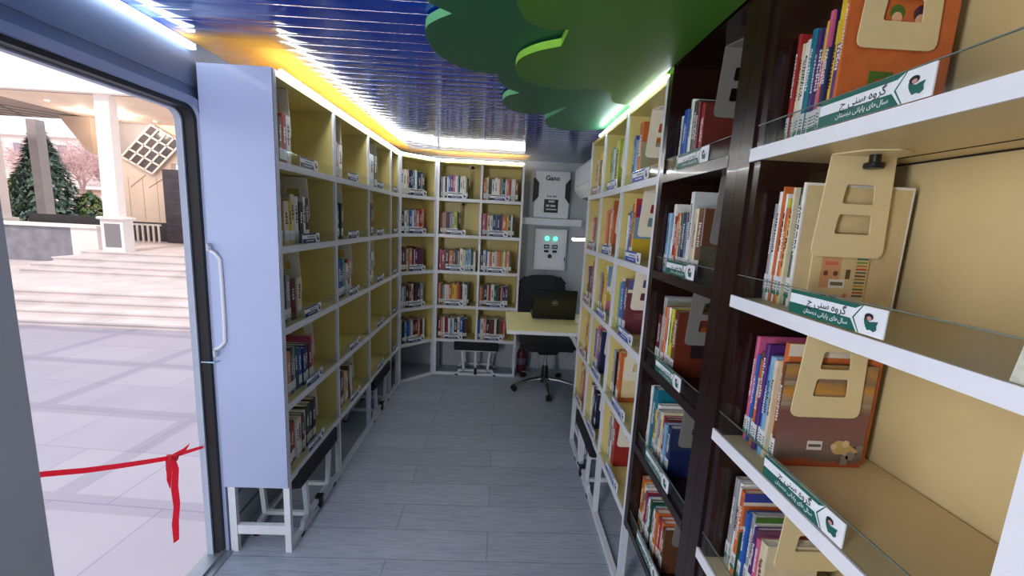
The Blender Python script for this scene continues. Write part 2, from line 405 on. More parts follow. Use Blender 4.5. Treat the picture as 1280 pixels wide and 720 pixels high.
# ------------------------------------------------------------------ camera maths (only to rank books by how large they show)
CF, CP, CRO, CY = 514.7, .1591, .0504, .033
def project(p):
    X, Y, Z = p; Z -= 1.5
    xr = cos(CY) * X - sin(CY) * Y; yf = sin(CY) * X + cos(CY) * Y
    f = cos(CP) * yf - sin(CP) * Z; u = xr / f; v = -(sin(CP) * yf + cos(CP) * Z) / f
    return 640 + CF * (cos(CRO) * u - sin(CRO) * v), 360 + CF * (sin(CRO) * u + cos(CRO) * v)

# ------------------------------------------------------------------ books
PAL = {'W': ('white', (226, 224, 218)), 'C': ('cream', (214, 202, 168)), 'G': ('grey', (148, 150, 150)), 'K': ('black', (26, 25, 29)),
       'N': ('navy', (30, 40, 84)), 'B': ('blue', (36, 88, 170)), 'L': ('light blue', (128, 170, 200)), 'T': ('teal', (20, 112, 130)),
       'R': ('red', (156, 40, 42)), 'M': ('maroon', (98, 34, 40)), 'O': ('orange', (198, 104, 52)), 'Y': ('yellow', (222, 182, 48)),
       'E': ('lime green', (176, 190, 62)), 'D': ('dark green', (34, 72, 52)), 'V': ('violet', (80, 44, 108)), 'P': ('pink', (196, 92, 132)),
       'S': ('salmon', (212, 132, 108)), 'H': ('brown', (104, 68, 44)), 'A': ('aqua', (84, 150, 152))}
def bmat(k): return mat('book_' + PAL[k][0].replace(' ', '_'), PAL[k][1], .38, var=.1, scale=40)
ORD = ['zeroth', 'first', 'second', 'third', 'fourth', 'fifth', 'sixth', 'seventh', 'eighth', 'ninth', 'tenth', 'eleventh', 'twelfth', 'thirteenth', 'fourteenth', 'fifteenth', 'sixteenth', 'seventeenth', 'eighteenth', 'nineteenth']
# sections: transform, per column (x start of clear space, place phrase), books per shelf: "fill;tokens" with colour, weight and optional /height in cm
SEC = {}
SEC['left'] = (B_LEFT, 'left bookcase', [(.026, .5595, 'first column of left bookcase'), (.5795, 1.108, 'second column of left bookcase'), (1.128, 1.65, 'third column of left bookcase'), (1.67, 1.895, 'narrow last column of left bookcase')], (18, 22), [
    ['.15;M5 W3 H4 R5 W5', '.3;H5 O5 C5 Y3 C4 W4 K5 W3 K4', '.2;K4 K5 G4 M4 C4', '.31;K5 W6 S6 D4 G4 D5 B6 N6 V6 M5 P4', '.33;R6 M6 R6 W4 C5 M4 W4 D5 K6 K6'],
    ['.16;K5 H6 S4 W6', '.16;G5 W5 G4 D5 D4', '.3;K5 N6 B6 N5 A5 W5 R6 W4', '.05;W5', '.3;M5 W4 R6 K4 R6 C5 S5 H4 W4 H5'],
    ['.26;R5 C4 W7 D5', '.18;M5 C6 H5', '.2;K7 N4 W5', '.1;H6 C4', '.08;C6 Y5'],
    ['.06;H6', '.1;G6 D8', '.1;D7 A6', '.08;H6', '.08;C5']])
SEC['corner'] = (B_CORN, 'corner bookcase', [(.024, .36, 'of angled corner bookcase')], (19, 22), [
    ['.25;W9 W8 C6 N6 K6 L7 W4 A4 N8 G4 D8', '.25;H4 K6 W5 G6 B6 W4 L5 S8 R6 S6', '.25;K6 H6 M5 C6 S8 M6 W3 M7 V6 M5 H5', '.25;K5 W4 G5 K6 H6 C5 K5 M5 N6 G8', '.27;C7 K6 L8 B6 G6 W4 M7 M8 S7 H6 W6']])
SEC['back'] = (B_BACK, 'back bookcase', [(.024, .3896, 'left column of back bookcase'), (.4136, .763, 'right column of back bookcase')], (18.5, 21), [
    ['.25;G5 W6 N5 W4 B6 V6 P6 W5 L4 D4 W6 W6 C5 D5', '.17;H6 S5 G5 H5 V5 G6 G6 E8 D4', '.34;P4 R9 K7 O10 N5 H4 G5 W7 C5 L6 L6 D5 W5', '.29;S5 H5 G5 W6 C6 O6 Y7 Y6 O5 R4 K5 W5 W7 K5', '.28;M7 S5 W5 K3 R5 W5 L6 W4 K8 W6 B8 K5 M5'],
    ['.32;O8 C6 D4 D5 W8 W8 W6 O4 A5 K6 W5 S6 R6 W6 W6 H8', '.3;P8 R4 C8 W6 N7 B4 K7 N5 O12 Y4 D6 W4 K5', '.29;N6 W6 B4 W6 O6 W8 C5 S6 O6 E5 W4 O5 C6 H6', '.27;S6 H6 K7 C4 R6 W9 D6 D6 K5 S5 N7 V7', '.26;B5 W8 S7 K8 M6 M6 W6 K6 H6 R5 S5']])
SEC['right'] = (B_RIGHT, 'right bookcase', [(.022, .333, 'far column of right bookcase'), (.353, .730, 'middle column of right bookcase'), (.750, 1.183, 'near column of right bookcase')], (20, 24), [
    ['.13;C10/22 Y14/26', '.13;W8/17 P8/20 E7/24', '.13;V10/22 H12/22 O5/26', '.13;C8/22 P6/19 Y14/24', '.13;O10/23 C10/22 O8/21'],
    ['.15;E8/22 L4/23 W5/22 E14/26', '.15;R5/23 S8 S8 O7 S7 C5 O12/28', '.15;G8/22 V5/21 R6/22 Y10/24 W8/27', '.15;B6/22 L6/22 P10/25 N12/24', '.15;V5/22 W6/21 G6 K10/22 N6/20'],
    ['.12;G5/21 B6/22 L4/20 W8/19.5 O14/26', '.12;K10/21 W5/20 B10/22 R6/25 Y10/27', '.12;A4/22 W4/24 B13/23 M14/25', '.12;G6/22 W6/21 K5/22 R8/24 O12/24', '.12;C6/22 G5/21 W6/22 R12/22']])
SEC['dark'] = (B_DARK, 'dark brown bookcase', [(.036, .446, 'of dark brown bookcase')], (18, 21), [
    ['.17;W4/19 L5/18 B9/20 A6/20 W4/22 D8/21 M6/20 R7/19', '.24;L6/20 W4/23 R7/19 O5/20 C4/19 D4/20 N8/20 L6/17 W7/26 C5/21 H9/21', '.16;M10/18 W4/25 G5/25 O6/22 W4/22 E5/22 Y6/22 H9/22', '.2;W4/24 T12/24 Y6/17 W7/20 G5/19 C5/19 R5/18 M5/18 L5/17 N9/17', '.24;O7/20 Y5/19 W5/19 R4/18 B6/17 W4/18 D4/18 T5/17 W4/17 O6/18 R5/17 O5/17 H5/16']])
SEC['near'] = (B_NEAR, 'nearest bookcase', [(.08, .606, 'of nearest bookcase')], (20, 24), [
    ['.125;R6/22 C5/20 W5/20 E4/20.5 W6/20 T10/21.5 V6/21 N9/21 P5/20.5 O6/21.5 R5/21 N7/22.5 Y6/20.5 V12/24.5 O5/27', '.09;L4/18 G5/21 W6/23.5 O3/24.5 W4/23 E5/22 O6/20 Y4/18 C4/24 D8/24 G7/22.5 W4/24.8', '.115;P5/25 B4/21 H6/22 O6/20.5 V6/24.5 B5/20 L7/22.5 C4/22 O7/26.2 H6/22.4', '.14;G7/23 W5/22.5 W5/22 O8/22 D5/17 B5/18.5 G5/19 W5/17 V6/17 P6/15.5 C10/16'], []])

def parse(tok):
    k = tok[0]; r = tok[1:]
    w, h = (r.split('/') + [None])[:2]
    return k, float(w), (float(h) / 100 if h else None)

def book_geo(t, h, d):
    """cover wrapped round a page block; x thickness, y depth (spine at y=0), z height"""
    c = min(.0016, t * .18); q = min(.003, t * .3)
    out = [(0, d), (0, q), (q * .5, q * .22), (t / 2, 0), (t - q * .5, q * .22), (t, q), (t, d)]
    inn = [(t - c, d), (t - c, q + c), (c, q + c), (c, d)]
    cov = MB().prism(out + inn, 'z', 0, h)
    pg = MB().box(c, q + c, .0025, t - c, d - .003, h - .0025)
    return cov, pg

BOOKS = []
for sn, (tr, sec, cols, (hlo, hhi), cells) in SEC.items():
    org, rz, edges, depth = tr
    M = Matrix.Translation((org[0], org[1], 0)) @ Matrix.Rotation(rz, 4, 'Z')
    for ci, ((cx0, cx1, place), rows) in enumerate(zip(cols, cells)):
        for li, row in enumerate(rows):
            if not row: continue
            fill, toks = row.split(';'); fill = float(fill); toks = [parse(x) for x in toks.split()]
            s = fill / sum(w for _, w, _ in toks); x = cx0 + .004
            for bi, (k, w, h) in enumerate(toks):
                t = w * s
                h = h or rnd.uniform(hlo, hhi) / 100
                d = min(depth - .06, h * (.70 if sn in ('corner', 'back', 'left') else .78)) * rnd.uniform(.95, 1.03)
                d = max(.1, min(d, depth - .045))
                if sn == 'near' and bi == len(toks) - 1 and li < 3: d = (.2, .222, .192)[li]
                y = (.042 if sn == 'near' else .03) + rnd.uniform(0, .012)
                z = LV[li] + TH / 2 + .0006
                P = [M @ Vector(p) for p in ((x, y, z), (x + t, y, z), (x + t, y, z + h), (x, y, z + h))]
                q = [project(p) for p in P]
                area = abs(sum(q[i][0] * q[(i + 1) % 4][1] - q[(i + 1) % 4][0] * q[i][1] for i in range(4))) / 2
                if bi == len(toks) - 1 and sn in ('near', 'dark', 'right'): area += 200
                BOOKS.append(dict(sn=sn, k=k, t=t - .0006, h=h, d=d, M=M, p=(x + .0003, y, z), rz=rz, place=place, li=li, bi=bi, n=len(toks), area=area, ci=ci, x1=x + t))
                x += t
BOOKS.sort(key=lambda b: -b['area'])
TITLE = {'W': 'K', 'C': 'M', 'Y': 'K', 'E': 'K', 'L': 'N', 'S': 'W', 'G': 'W'}
STUFF = MB(); stuff_m = []
seen_labels = set()
for i, B in enumerate(BOOKS):
    M2 = B['M'] @ Matrix.Translation(B['p']); t, h, d, k = B['t'], B['h'], B['d'], B['k']
    cov, pg = book_geo(t, h, d)
    near = B['sn'] in ('near', 'dark')
    if i >= 300:
        mi = []
        for src, mm in ((cov, bmat(k)), (pg, PAPER)):
            if mm not in stuff_m: stuff_m.append(mm)
            STUFF.add([M2 @ Vector(v) for v in src.v], src.f, stuff_m.index(mm))
        st = MB().box(t * .06, -.0006, .022, t * .94, .0, .055)
        if STICKER not in stuff_m: stuff_m.append(STICKER)
        STUFF.add([M2 @ Vector(v) for v in st.v], st.f, stuff_m.index(STICKER))
        continue
    o = cov.build('book', bmat(k)); o.matrix_world = M2
    thick = 'slim' if t < .0075 else 'thick' if t > .016 else 'medium'
    tall = 'tall' if h > .235 else 'short' if h < .178 else ''
    lv = LN[B['li']]
    lab = f"{thick} {tall} {PAL[k][0]} book, {ORD[B['bi'] + 1]} from left, {lv} shelf {'' if B['place'].startswith('of') else 'in '}{B['place']}"
    tag(o, ' '.join(lab.split()), 'book', f"books on {lv} shelf {'' if B['place'].startswith('of') else 'in '}{B['place']}")
    pg.build('page_block', PAPER, o, False)
    # call-number sticker near the foot of the spine
    if t > .003 and rnd.random() < .9:
        zt = .058 if near or B['sn'] == 'right' else .06
        sb = MB().box(t * .05, -.0007, .018, t * .95, .0014, zt)
        so = sb.build('spine_label', STICKER, o, False); so['label'] = 'white call number sticker'
        if B['sn'] in ('near', 'dark'):
            mk = MB()
            for r_ in range(4): mk.box(t * .2, -.0011, .045 - r_ * .006, t * .8, -.0006, .047 - r_ * .006)
            mk.build('sticker_print', BLACK, so, False)
            MB().box(t * .05, -.0012, .018, t * .95, -.0006, .026).build('colour_band', mat('green_print', (36, 112, 90), .5), so, False)
    # title marks on the spine
    if t > .005 and h > .15:
        tm = bmat(TITLE.get(k, 'W')); tb = MB(); z0 = h * rnd.uniform(.42, .5); z1 = h * rnd.uniform(.74, .86)
        if near and t > .0055:
            z = z0
            while z < z1:
                l = rnd.uniform(.003, .008); a = rnd.uniform(.25, .4); c = rnd.uniform(.55, .78)
                tb.box(t * a, -.0006, z, t * c, .002, z + l * .6); z += l * .95
        else:
            z = z0
            while z < z1:
                l = rnd.uniform(.008, .018); a = rnd.uniform(.25, .4); c = rnd.uniform(.55, .75); tb.box(t * a, -.0006, z, t * c, .002, min(z + l * .75, z1)); z += l
        tb.build('spine_title', tm, o, False)
    B['obj'] = o
if STUFF.v:
    so = STUFF.build('books', stuff_m, None, False)
    tag(so, 'remaining small books filling out the far shelves', 'books', None, 'stuff')

# pictures on the covers that face down the aisle (last book of each run on the right-hand shelves)
def last(sn, ci, li):
    for B in BOOKS:
        if B['sn'] == sn and B['ci'] == ci and B['li'] == li and B['bi'] == B['n'] - 1: return B
def nth(sn, ci, li, bi):
    for B in BOOKS:
        if B['sn'] == sn and B['ci'] == ci and B['li'] == li and B['bi'] == bi: return B
class Pic:
    """flat shapes printed on a cover: u along the depth 0..1 (spine to fore edge), v up 0..1"""
    def __init__(s, B): s.B = B; s.o = B['obj']; s.n = 0
    def poly(s, pts, m, name='cover_picture', lift=1):
        B = s.B; x = B['t'] + .0004 * lift; d, h = B['d'], B['h']
        b = MB().add([(x, u * d, v * h) for u, v in pts], [tuple(range(len(pts)))]); s.n += 1
        me = b.build(name, m, s.o, False)
        return me
    def rect(s, u0, v0, u1, v1, m, name='cover_picture', lift=1): return s.poly([(u0, v0), (u1, v0), (u1, v1), (u0, v1)], m, name, lift)
    def disc(s, u, v, r, m, lift=2, name='cover_picture', sq=1.):
        B = s.B; a = B['h'] / B['d']
        return s.poly([(u + r * a * cos(2 * pi * i / 18) * sq, v + r * sin(2 * pi * i / 18)) for i in range(18)], m, name, lift)
def M_(n, c, r=.45, **k): return mat('print_' + n, c, r, **k)
def paint_mat():
    m = bpy.data.materials.new('painted_landscape_cover'); m.use_nodes = True
    nt = m.node_tree; b = nt.nodes['Principled BSDF']; L = nt.links
    tc = nt.nodes.new('ShaderNodeTexCoord'); mp = nt.nodes.new('ShaderNodeMapping'); mp.inputs['Scale'].default_value = (1, 4, 14); L.new(tc.outputs['Object'], mp.inputs['Vector'])
    n = nt.nodes.new('ShaderNodeTexNoise'); n.inputs['Scale'].default_value = 1.6; n.inputs['Detail'].default_value = 5; n.inputs['Distortion'].default_value = .8; L.new(mp.outputs[0], n.inputs['Vector'])
    sx = nt.nodes.new('ShaderNodeSeparateXYZ'); L.new(tc.outputs['Object'], sx.inputs[0])
    ad = nt.nodes.new('ShaderNodeMath'); ad.operation = 'MULTIPLY_ADD'; ad.inputs[1].default_value = .05; L.new(n.outputs['Fac'], ad.inputs[0]); L.new(sx.outputs[2], ad.inputs[2])
    mr = nt.nodes.new('ShaderNodeMapRange'); mr.inputs['From Min'].default_value = .02; mr.inputs['From Max'].default_value = .25; L.new(ad.outputs[0], mr.inputs['Value'])
    r = nt.nodes.new('ShaderNodeValToRGB'); el = r.color_ramp.elements
    el[0].position = .0; el[0].color = rgb((160, 72, 44)); el[1].position = 1.; el[1].color = rgb((120, 112, 96))
    for p, c in ((.05, (176, 74, 34)), (.1, (104, 92, 84)), (.2, (134, 112, 104)), (.34, (128, 88, 84)), (.55, (122, 78, 76)), (.62, (146, 122, 92)), (.7, (168, 140, 110)), (.76, (196, 140, 50)), (.84, (122, 104, 92)), (.92, (176, 130, 60))):
        e_ = el.new(p); e_.color = rgb(c)
    L.new(mr.outputs[0], r.inputs['Fac']); L.new(r.outputs[0], b.inputs['Base Color']); b.inputs['Roughness'].default_value = .4
    return m
# third shelf of the nearest bookcase: painted landscape
p = Pic(last('near', 0, 2)); p.rect(.0, .0, 1., 1., paint_mat(), 'cover_painting')
p.disc(.72, .2, .07, M_('straw', (206, 176, 112)), 2); p.poly([(.66, .17), (.82, .24), (.95, .16), (.8, .12)], M_('straw', (206, 176, 112)), lift=3)
p.poly([(.72, .04), (.78, .16), (.86, .14), (.88, .03)], M_('earth', (110, 84, 70)), lift=2); p.disc(.9, .17, .05, M_('earth', (110, 84, 70)), 2)
p.rect(.36, .17, .53, .26, M_('label_white', (232, 226, 214)), 'library_label', 2); p.rect(.375, .2, .515, .228, M_('label_grey', (92, 92, 88)), 'library_label', 3)
p.disc(.79, .24, .035, M_('pale_straw', (226, 200, 150)), 4); p.disc(.66, .21, .03, M_('pale_straw', (226, 200, 150)), 4); p.disc(.86, .12, .045, M_('smoke_grey', (140, 132, 124)), 5); p.disc(.95, .2, .035, M_('smoke_grey', (140, 132, 124)), 5); p.rect(.76, .03, .84, .12, M_('smoke_grey', (140, 132, 124)), lift=5)
p.rect(0, .6, 1, .64, M_('pale_streak', (160, 142, 118)), lift=2); p.rect(0, .8, .35, .84, M_('pale_streak', (160, 142, 118)), lift=2)
# fat orange one behind it
p = Pic(nth('near', 0, 2, 8)); p.rect(0, .9, 1, 1, M_('off_white', (220, 210, 190)))
# top shelf: orange cover with small pictures
p = Pic(last('near', 0, 0))
p.rect(.28, .30, .5, .42, M_('leaf_green', (70, 110, 40))); p.disc(.38, .34, .035, M_('apple_red', (180, 60, 40)), 3); p.rect(.24, .22, .7, .3, M_('pale_strip', (224, 190, 140)))
p.disc(.44, .78, .05, M_('leaf_green', (70, 110, 40))); p.disc(.44, .75, .035, M_('skin_tone', (226, 180, 140)), 3); p.disc(.66, .78, .055, M_('hair_dark', (70, 40, 60))); p.disc(.66, .74, .04, M_('skin_tone', (226, 180, 140)), 3)
p.rect(0, 0, 1, .03, M_('deep_orange', (150, 60, 26)))
for bi, zz in ((9, (.68, 1.)), (13, (.66, .99)), (11, (.72, 1.))):
    B = nth('near', 0, 0, bi); t, h = B['t'], B['h']
    MB().box(0, -.0012, h * zz[0], t, .0035, h * zz[1]).build('spine_band', bmat('Y' if bi != 11 else 'P'), B['obj'], False)
B = nth('near', 0, 0, 7)
text_part('\u062F\u0627\u0633\u062A\u0627\u0646', .01, bmat('L'), B['obj'], Matrix.Translation((B['t'] / 2, -.001, .13)) @ Matrix.Rotation(pi / 2, 4, 'Y') @ Matrix.Rotation(pi / 2, 4, 'X'), 'spine_title') if False else None
# second shelf: big cream cover
p = Pic(nth('near', 0, 1, 9)); p.rect(.0, .0, .5, 1, M_('pine_photo', (62, 70, 50))); p.disc(.3, .5, .08, M_('photo_grey', (130, 130, 120)), 2)
# cover, plus booklet pressed in front of it
p = Pic(last('near', 0, 1)); p.rect(.02, .0, .98, .98, M_('buff_cover', (206, 186, 140)))
for r_ in range(5): p.rect(.3, .62 - r_ * .035, .62, .625 - r_ * .035, M_('faint_ink', (150, 110, 80)), 'cover_text', 2)
B = last('near', 0, 1)
bk, pgk = book_geo(.004, .147, .118)
o = bk.build('booklet', mat('buff_booklet', (212, 192, 142), .45)); o.matrix_world = B['M'] @ Matrix.Translation((B['x1'] + .001, .075, LV[1] + TH / 2 + .0006))
tag(o, 'short buff booklet with colour pencils printed on its cover, nearest bookcase second shelf', 'booklet')
pgk.build('page_block', PAPER, o, False)
p = Pic(dict(obj=o, t=.004, d=.118, h=.147))
p.rect(.18, .3, .52, .72, M_('peach', (206, 150, 110)))
for u in (.27, .44): p.disc(u, .5, .035, M_('brown_ink', (110, 70, 50)), 2)
p.rect(.24, .61, .46, .66, M_('salmon_ink', (206, 110, 90)), lift=2); p.rect(.62, .43, .7, .56, M_('umber', (96, 76, 50)))
p.rect(.34, .3, .62, .42, M_('label_white', (232, 226, 214)), 'library_label', 3); p.rect(.37, .335, .59, .385, M_('label_olive', (110, 104, 80)), 'library_label', 4)
for i_, c in enumerate(((120, 70, 90), (80, 130, 120), (120, 150, 80), (190, 130, 50), (200, 70, 40), (96, 96, 104), (110, 56, 44), (150, 120, 60), (92, 92, 92), (190, 150, 40), (84, 96, 60), (190, 90, 40), (84, 80, 84))):
    p.rect(.78, .74 - i_ * .046, .97, .765 - i_ * .046, M_(f'pencil_{i_}', c), 'printed_pencil', 2)
p.disc(.66, .2, .03, M_('salmon_ink', (206, 110, 90)), 2); p.rect(.16, .14, .34, .2, M_('brown_ink', (110, 70, 50)), lift=2); p.rect(.4, .12, .52, .2, M_('olive_ink', (120, 110, 84)), lift=2)
# fourth shelf: tall cover with bands
p = Pic(nth('near', 0, 3, 3)); p.rect(0, .9, 1, 1., M_('royal_blue', (56, 66, 150))); p.rect(0, .86, 1, .9, M_('off_white', (220, 210, 190))); p.rect(0, .58, 1, .62, M_('off_white', (220, 210, 190))); p.rect(0, 0, 1, .55, M_('dark_green', (30, 84, 56)))
p = Pic(nth('near', 0, 3, 8)); p.rect(0, .8, .5, 1, M_('plum', (110, 70, 90))); p.rect(.5, .82, .72, 1, M_('off_white', (220, 210, 190))); p.rect(.72, .8, 1, 1, M_('cover_orange', (206, 110, 44)))
p = Pic(nth('near', 0, 3, 6)); p.rect(.02, .84, 1, .97, M_('leaf_green', (96, 120, 70)))
# dark bookcase covers
p = Pic(last('dark', 0, 1)); p.rect(.05, .5, .95, .96, M_('brown_picture', (96, 62, 40))); p.rect(0, 0, 1, .48, M_('olive_grey', (86, 82, 66))); p.disc(.7, .3, .07, M_('label_grey', (60, 60, 62)), 2)
p = Pic(nth('dark', 0, 1, 8)); p.rect(0, 0, 1, 1, M_('cool_white', (188, 192, 190)))
p = Pic(last('dark', 0, 2)); p.rect(0, 0, 1, 1, M_('dark_red_cover', (104, 44, 26))); p.rect(.3, .3, .95, .62, M_('ink_dark', (40, 26, 30)), lift=2); p.rect(.3, .52, .95, .57, M_('royal_blue', (56, 66, 150)), lift=3); p.disc(.5, .74, .05, M_('sienna', (150, 70, 30)), 2); p.disc(.75, .4, .06, M_('sienna', (150, 70, 30)), 3)
p = Pic(nth('dark', 0, 2, 2)); p.rect(.03, .1, .97, .95, M_('sage', (130, 134, 110)))
p = Pic(last('dark', 0, 0)); p.rect(0, .0, 1, 1, M_('brick_red', (104, 44, 36)))
p = Pic(last('dark', 0, 3)); p.rect(0, .55, 1, 1, M_('denim', (36, 50, 80)))
# white right bookcase covers
p = Pic(last('right', 2, 1)); p.rect(0, .7, 1, 1, M_('crimson', (170, 36, 60))); p.rect(0, .36, 1, .7, M_('powder_blue', (120, 150, 170))); p.rect(0, 0, 1, .36, M_('mustard', (198, 170, 50))); p.rect(.55, .1, .85, .14, M_('brown_ink', (110, 70, 50)), lift=2); p.rect(.05, .72, .2, .9, M_('violet_ink', (90, 50, 120)), lift=2)
p = Pic(last('right', 2, 2)); p.rect(0, .82, 1, 1, M_('slate_blue', (84, 92, 140))); p.rect(0, .76, 1, .82, M_('off_white', (220, 210, 190))); p.rect(0, 0, 1, .76, M_('wine', (110, 50, 64)))
for r_ in range(4): p.rect(.2, .38 - r_ * .03, .9, .385 - r_ * .03, M_('rose_ink', (190, 140, 140)), 'cover_text', 2)
p = Pic(last('right', 2, 0)); p.rect(0, 0, 1, .68, M_('pale_sage', (160, 158, 130)))
for r_ in range(5): p.rect(.15, .4 - r_ * .05, .9, .405 - r_ * .05, M_('faint_ink', (150, 110, 80)), 'cover_text', 2)
p = Pic(last('right', 2, 3)); p.rect(.08, .1, .95, .92, M_('warm_cream', (232, 214, 170))); p.rect(.5, .2, .95, .5, M_('leaf_green', (96, 120, 70)), lift=2); p.rect(.5, .1, .95, .2, M_('mauve', (130, 100, 120)), lift=2); p.disc(.6, .75, .08, M_('cover_orange', (206, 110, 44)), 2)
p = Pic(last('right', 1, 1)); p.rect(0, .72, 1, 1, M_('rust', (170, 84, 34)))
p = Pic(last('right', 1, 2)); p.rect(0, .6, 1, 1, M_('powder_blue', (150, 170, 200))); p.disc(.5, .55, .12, M_('fresh_green', (110, 170, 70)), 2); p.rect(0, .3, 1, .5, M_('mustard', (210, 150, 50))); p.rect(0, .1, 1, .3, M_('pink_ink', (200, 120, 140)))
for ci, li in ((0, 0), (1, 0)):
    B = last('right', ci, li); t, h = B['t'], B['h']; b = MB(); z = h * .2
    while z < h * .8: l = rnd.uniform(.008, .016); b.box(t * .2, -.0012, z, t * rnd.uniform(.6, .85), .002, z + l * .7); z += l
    b.build('spine_title', BLACK, B['obj'], False)

# ------------------------------------------------------------------ hanging bookends
def rounded(poly, r, n=4):
    out = []; m = len(poly)
    for i, p in enumerate(poly):
        rr = r[i] if isinstance(r, (list, tuple)) else r
        if rr <= 0: out.append(p); continue
        a = Vector(poly[i - 1]) - Vector(p); c = Vector(poly[(i + 1) % m]) - Vector(p)
        p1 = Vector(p) + a.normalized() * rr; p2 = Vector(p) + c.normalized() * rr
        for k in range(n + 1):
            t = k / n; q = p1 * (1 - t) ** 2 + Vector(p) * 2 * t * (1 - t) + p2 * t * t; out.append((q.x, q.y))
    return out
def plate_with_holes(outer, holes, x0, x1):
    bm = bmesh.new(); loops = []
    for lp in [outer] + holes:
        vs = [bm.verts.new((x0, p[0], p[1])) for p in lp]; loops += [bm.edges.new((vs[i], vs[(i + 1) % len(vs)])) for i in range(len(vs))]
    r = bmesh.ops.triangle_fill(bm, edges=loops, use_beauty=True)
    ext = bmesh.ops.extrude_face_region(bm, geom=[f for f in bm.faces])
    bmesh.ops.translate(bm, vec=(x1 - x0, 0, 0), verts=[g for g in ext['geom'] if isinstance(g, bmesh.types.BMVert)])
    bmesh.ops.recalc_face_normals(bm, faces=bm.faces)
    me = bpy.data.meshes.new('plate'); bm.to_mesh(me); bm.free(); return me
PLATE = plate_with_holes(rounded([(.012, 0), (.138, 0), (.146, -.195), (.0, -.195)], [.004, .004, .018, .018]),
                         [rounded([(.05, -.055), (.106, -.055), (.11, -.092), (.046, -.092)], .006), rounded([(.044, -.112), (.11, -.112), (.113, -.15), (.04, -.15)], .006)], 0, .003)
PLATE.materials.append(BOOKEND)
FLANGE = MB().prism(rounded([(0, .012), (.055, .03), (.075, .075), (.055, .12), (0, .138)], .006), 'z', -.003, 0)
KNOB = MB().cyl((.026, .075, -.003), (.026, .075, -.016), .009, n=14).lathe([(.008, -.016), (.016, -.018), (.017, -.024), (.015, -.028)], (.026, .075), 18)
fm = FLANGE.build('flange', BOOKEND); km = KNOB.build('knob', BLACK)
FLM, KNM = fm.data, km.data
bpy.data.objects.remove(fm); bpy.data.objects.remove(km)
def add_mesh(name, me, parent, loc=(0, 0, 0)):
    o = bpy.data.objects.new(name, me); COL.objects.link(o); o.parent = parent; o.location = loc; return o
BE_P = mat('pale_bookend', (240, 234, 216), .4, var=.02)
def bookend(M, x, y, z, place, li, grey=False, pale=False):
    o = empty('bookend', f"{'grey' if grey else 'pale cream' if pale else 'cream'} hanging bookend with two cutouts, {LN[li]} shelf {'' if place.startswith('of') else 'in '}{place}", 'bookend', group='bookends hanging under the shelves')
    o.matrix_world = M @ Matrix.Translation((x, y, z))
    pl = add_mesh('plate', PLATE, o); fl = add_mesh('flange', FLM, o); kn = add_mesh('knob', KNM, o); kn['label'] = 'black plastic knob'
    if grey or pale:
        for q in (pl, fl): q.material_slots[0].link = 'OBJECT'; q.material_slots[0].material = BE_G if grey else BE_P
    return o
# ------------------------------------------------------------------ shelf signs
GREEN = M_('sign_green', (28, 98, 84)); BLUE = M_('sign_blue', (40, 72, 170)); NAVY = M_('sign_navy', (26, 36, 96)); MAG = M_('sign_magenta', (150, 50, 84)); INK = M_('sign_ink', (30, 30, 40)); SIGNW = M_('sign_white', (236, 240, 242))
L1 = {'j': '\uFE9D \uFBFD\uFEE8\uFEB3 \uFEE9\uFEED\uFEAE\uFB94', 'b': '\uFE8F \uFBFD\uFEE8\uFEB3 \uFEE9\uFEED\uFEAE\uFB94'}
L2 = '\uFEE5\uFE8E\uFE98\uFEB4\uFE91\uFEA9 \uFBFD\uFEE7\uFE8E\uFBFE\uFE8E\uFB58 \uFBFC\uFE8E\uFEEB\uFEDD\uFE8E\uFEB3'
def map_shape(cx, cz, s):
    pts = [(-.9, .55), (-.6, .7), (-.45, .4), (-.1, .25), (.3, .35), (.9, .45), (.75, .0), (.85, -.45), (.5, -.75), (.1, -.6), (-.3, -.7), (-.6, -.3), (-.8, .1)]
    return [(cx + x * s, cz + z * s) for x, z in pts]
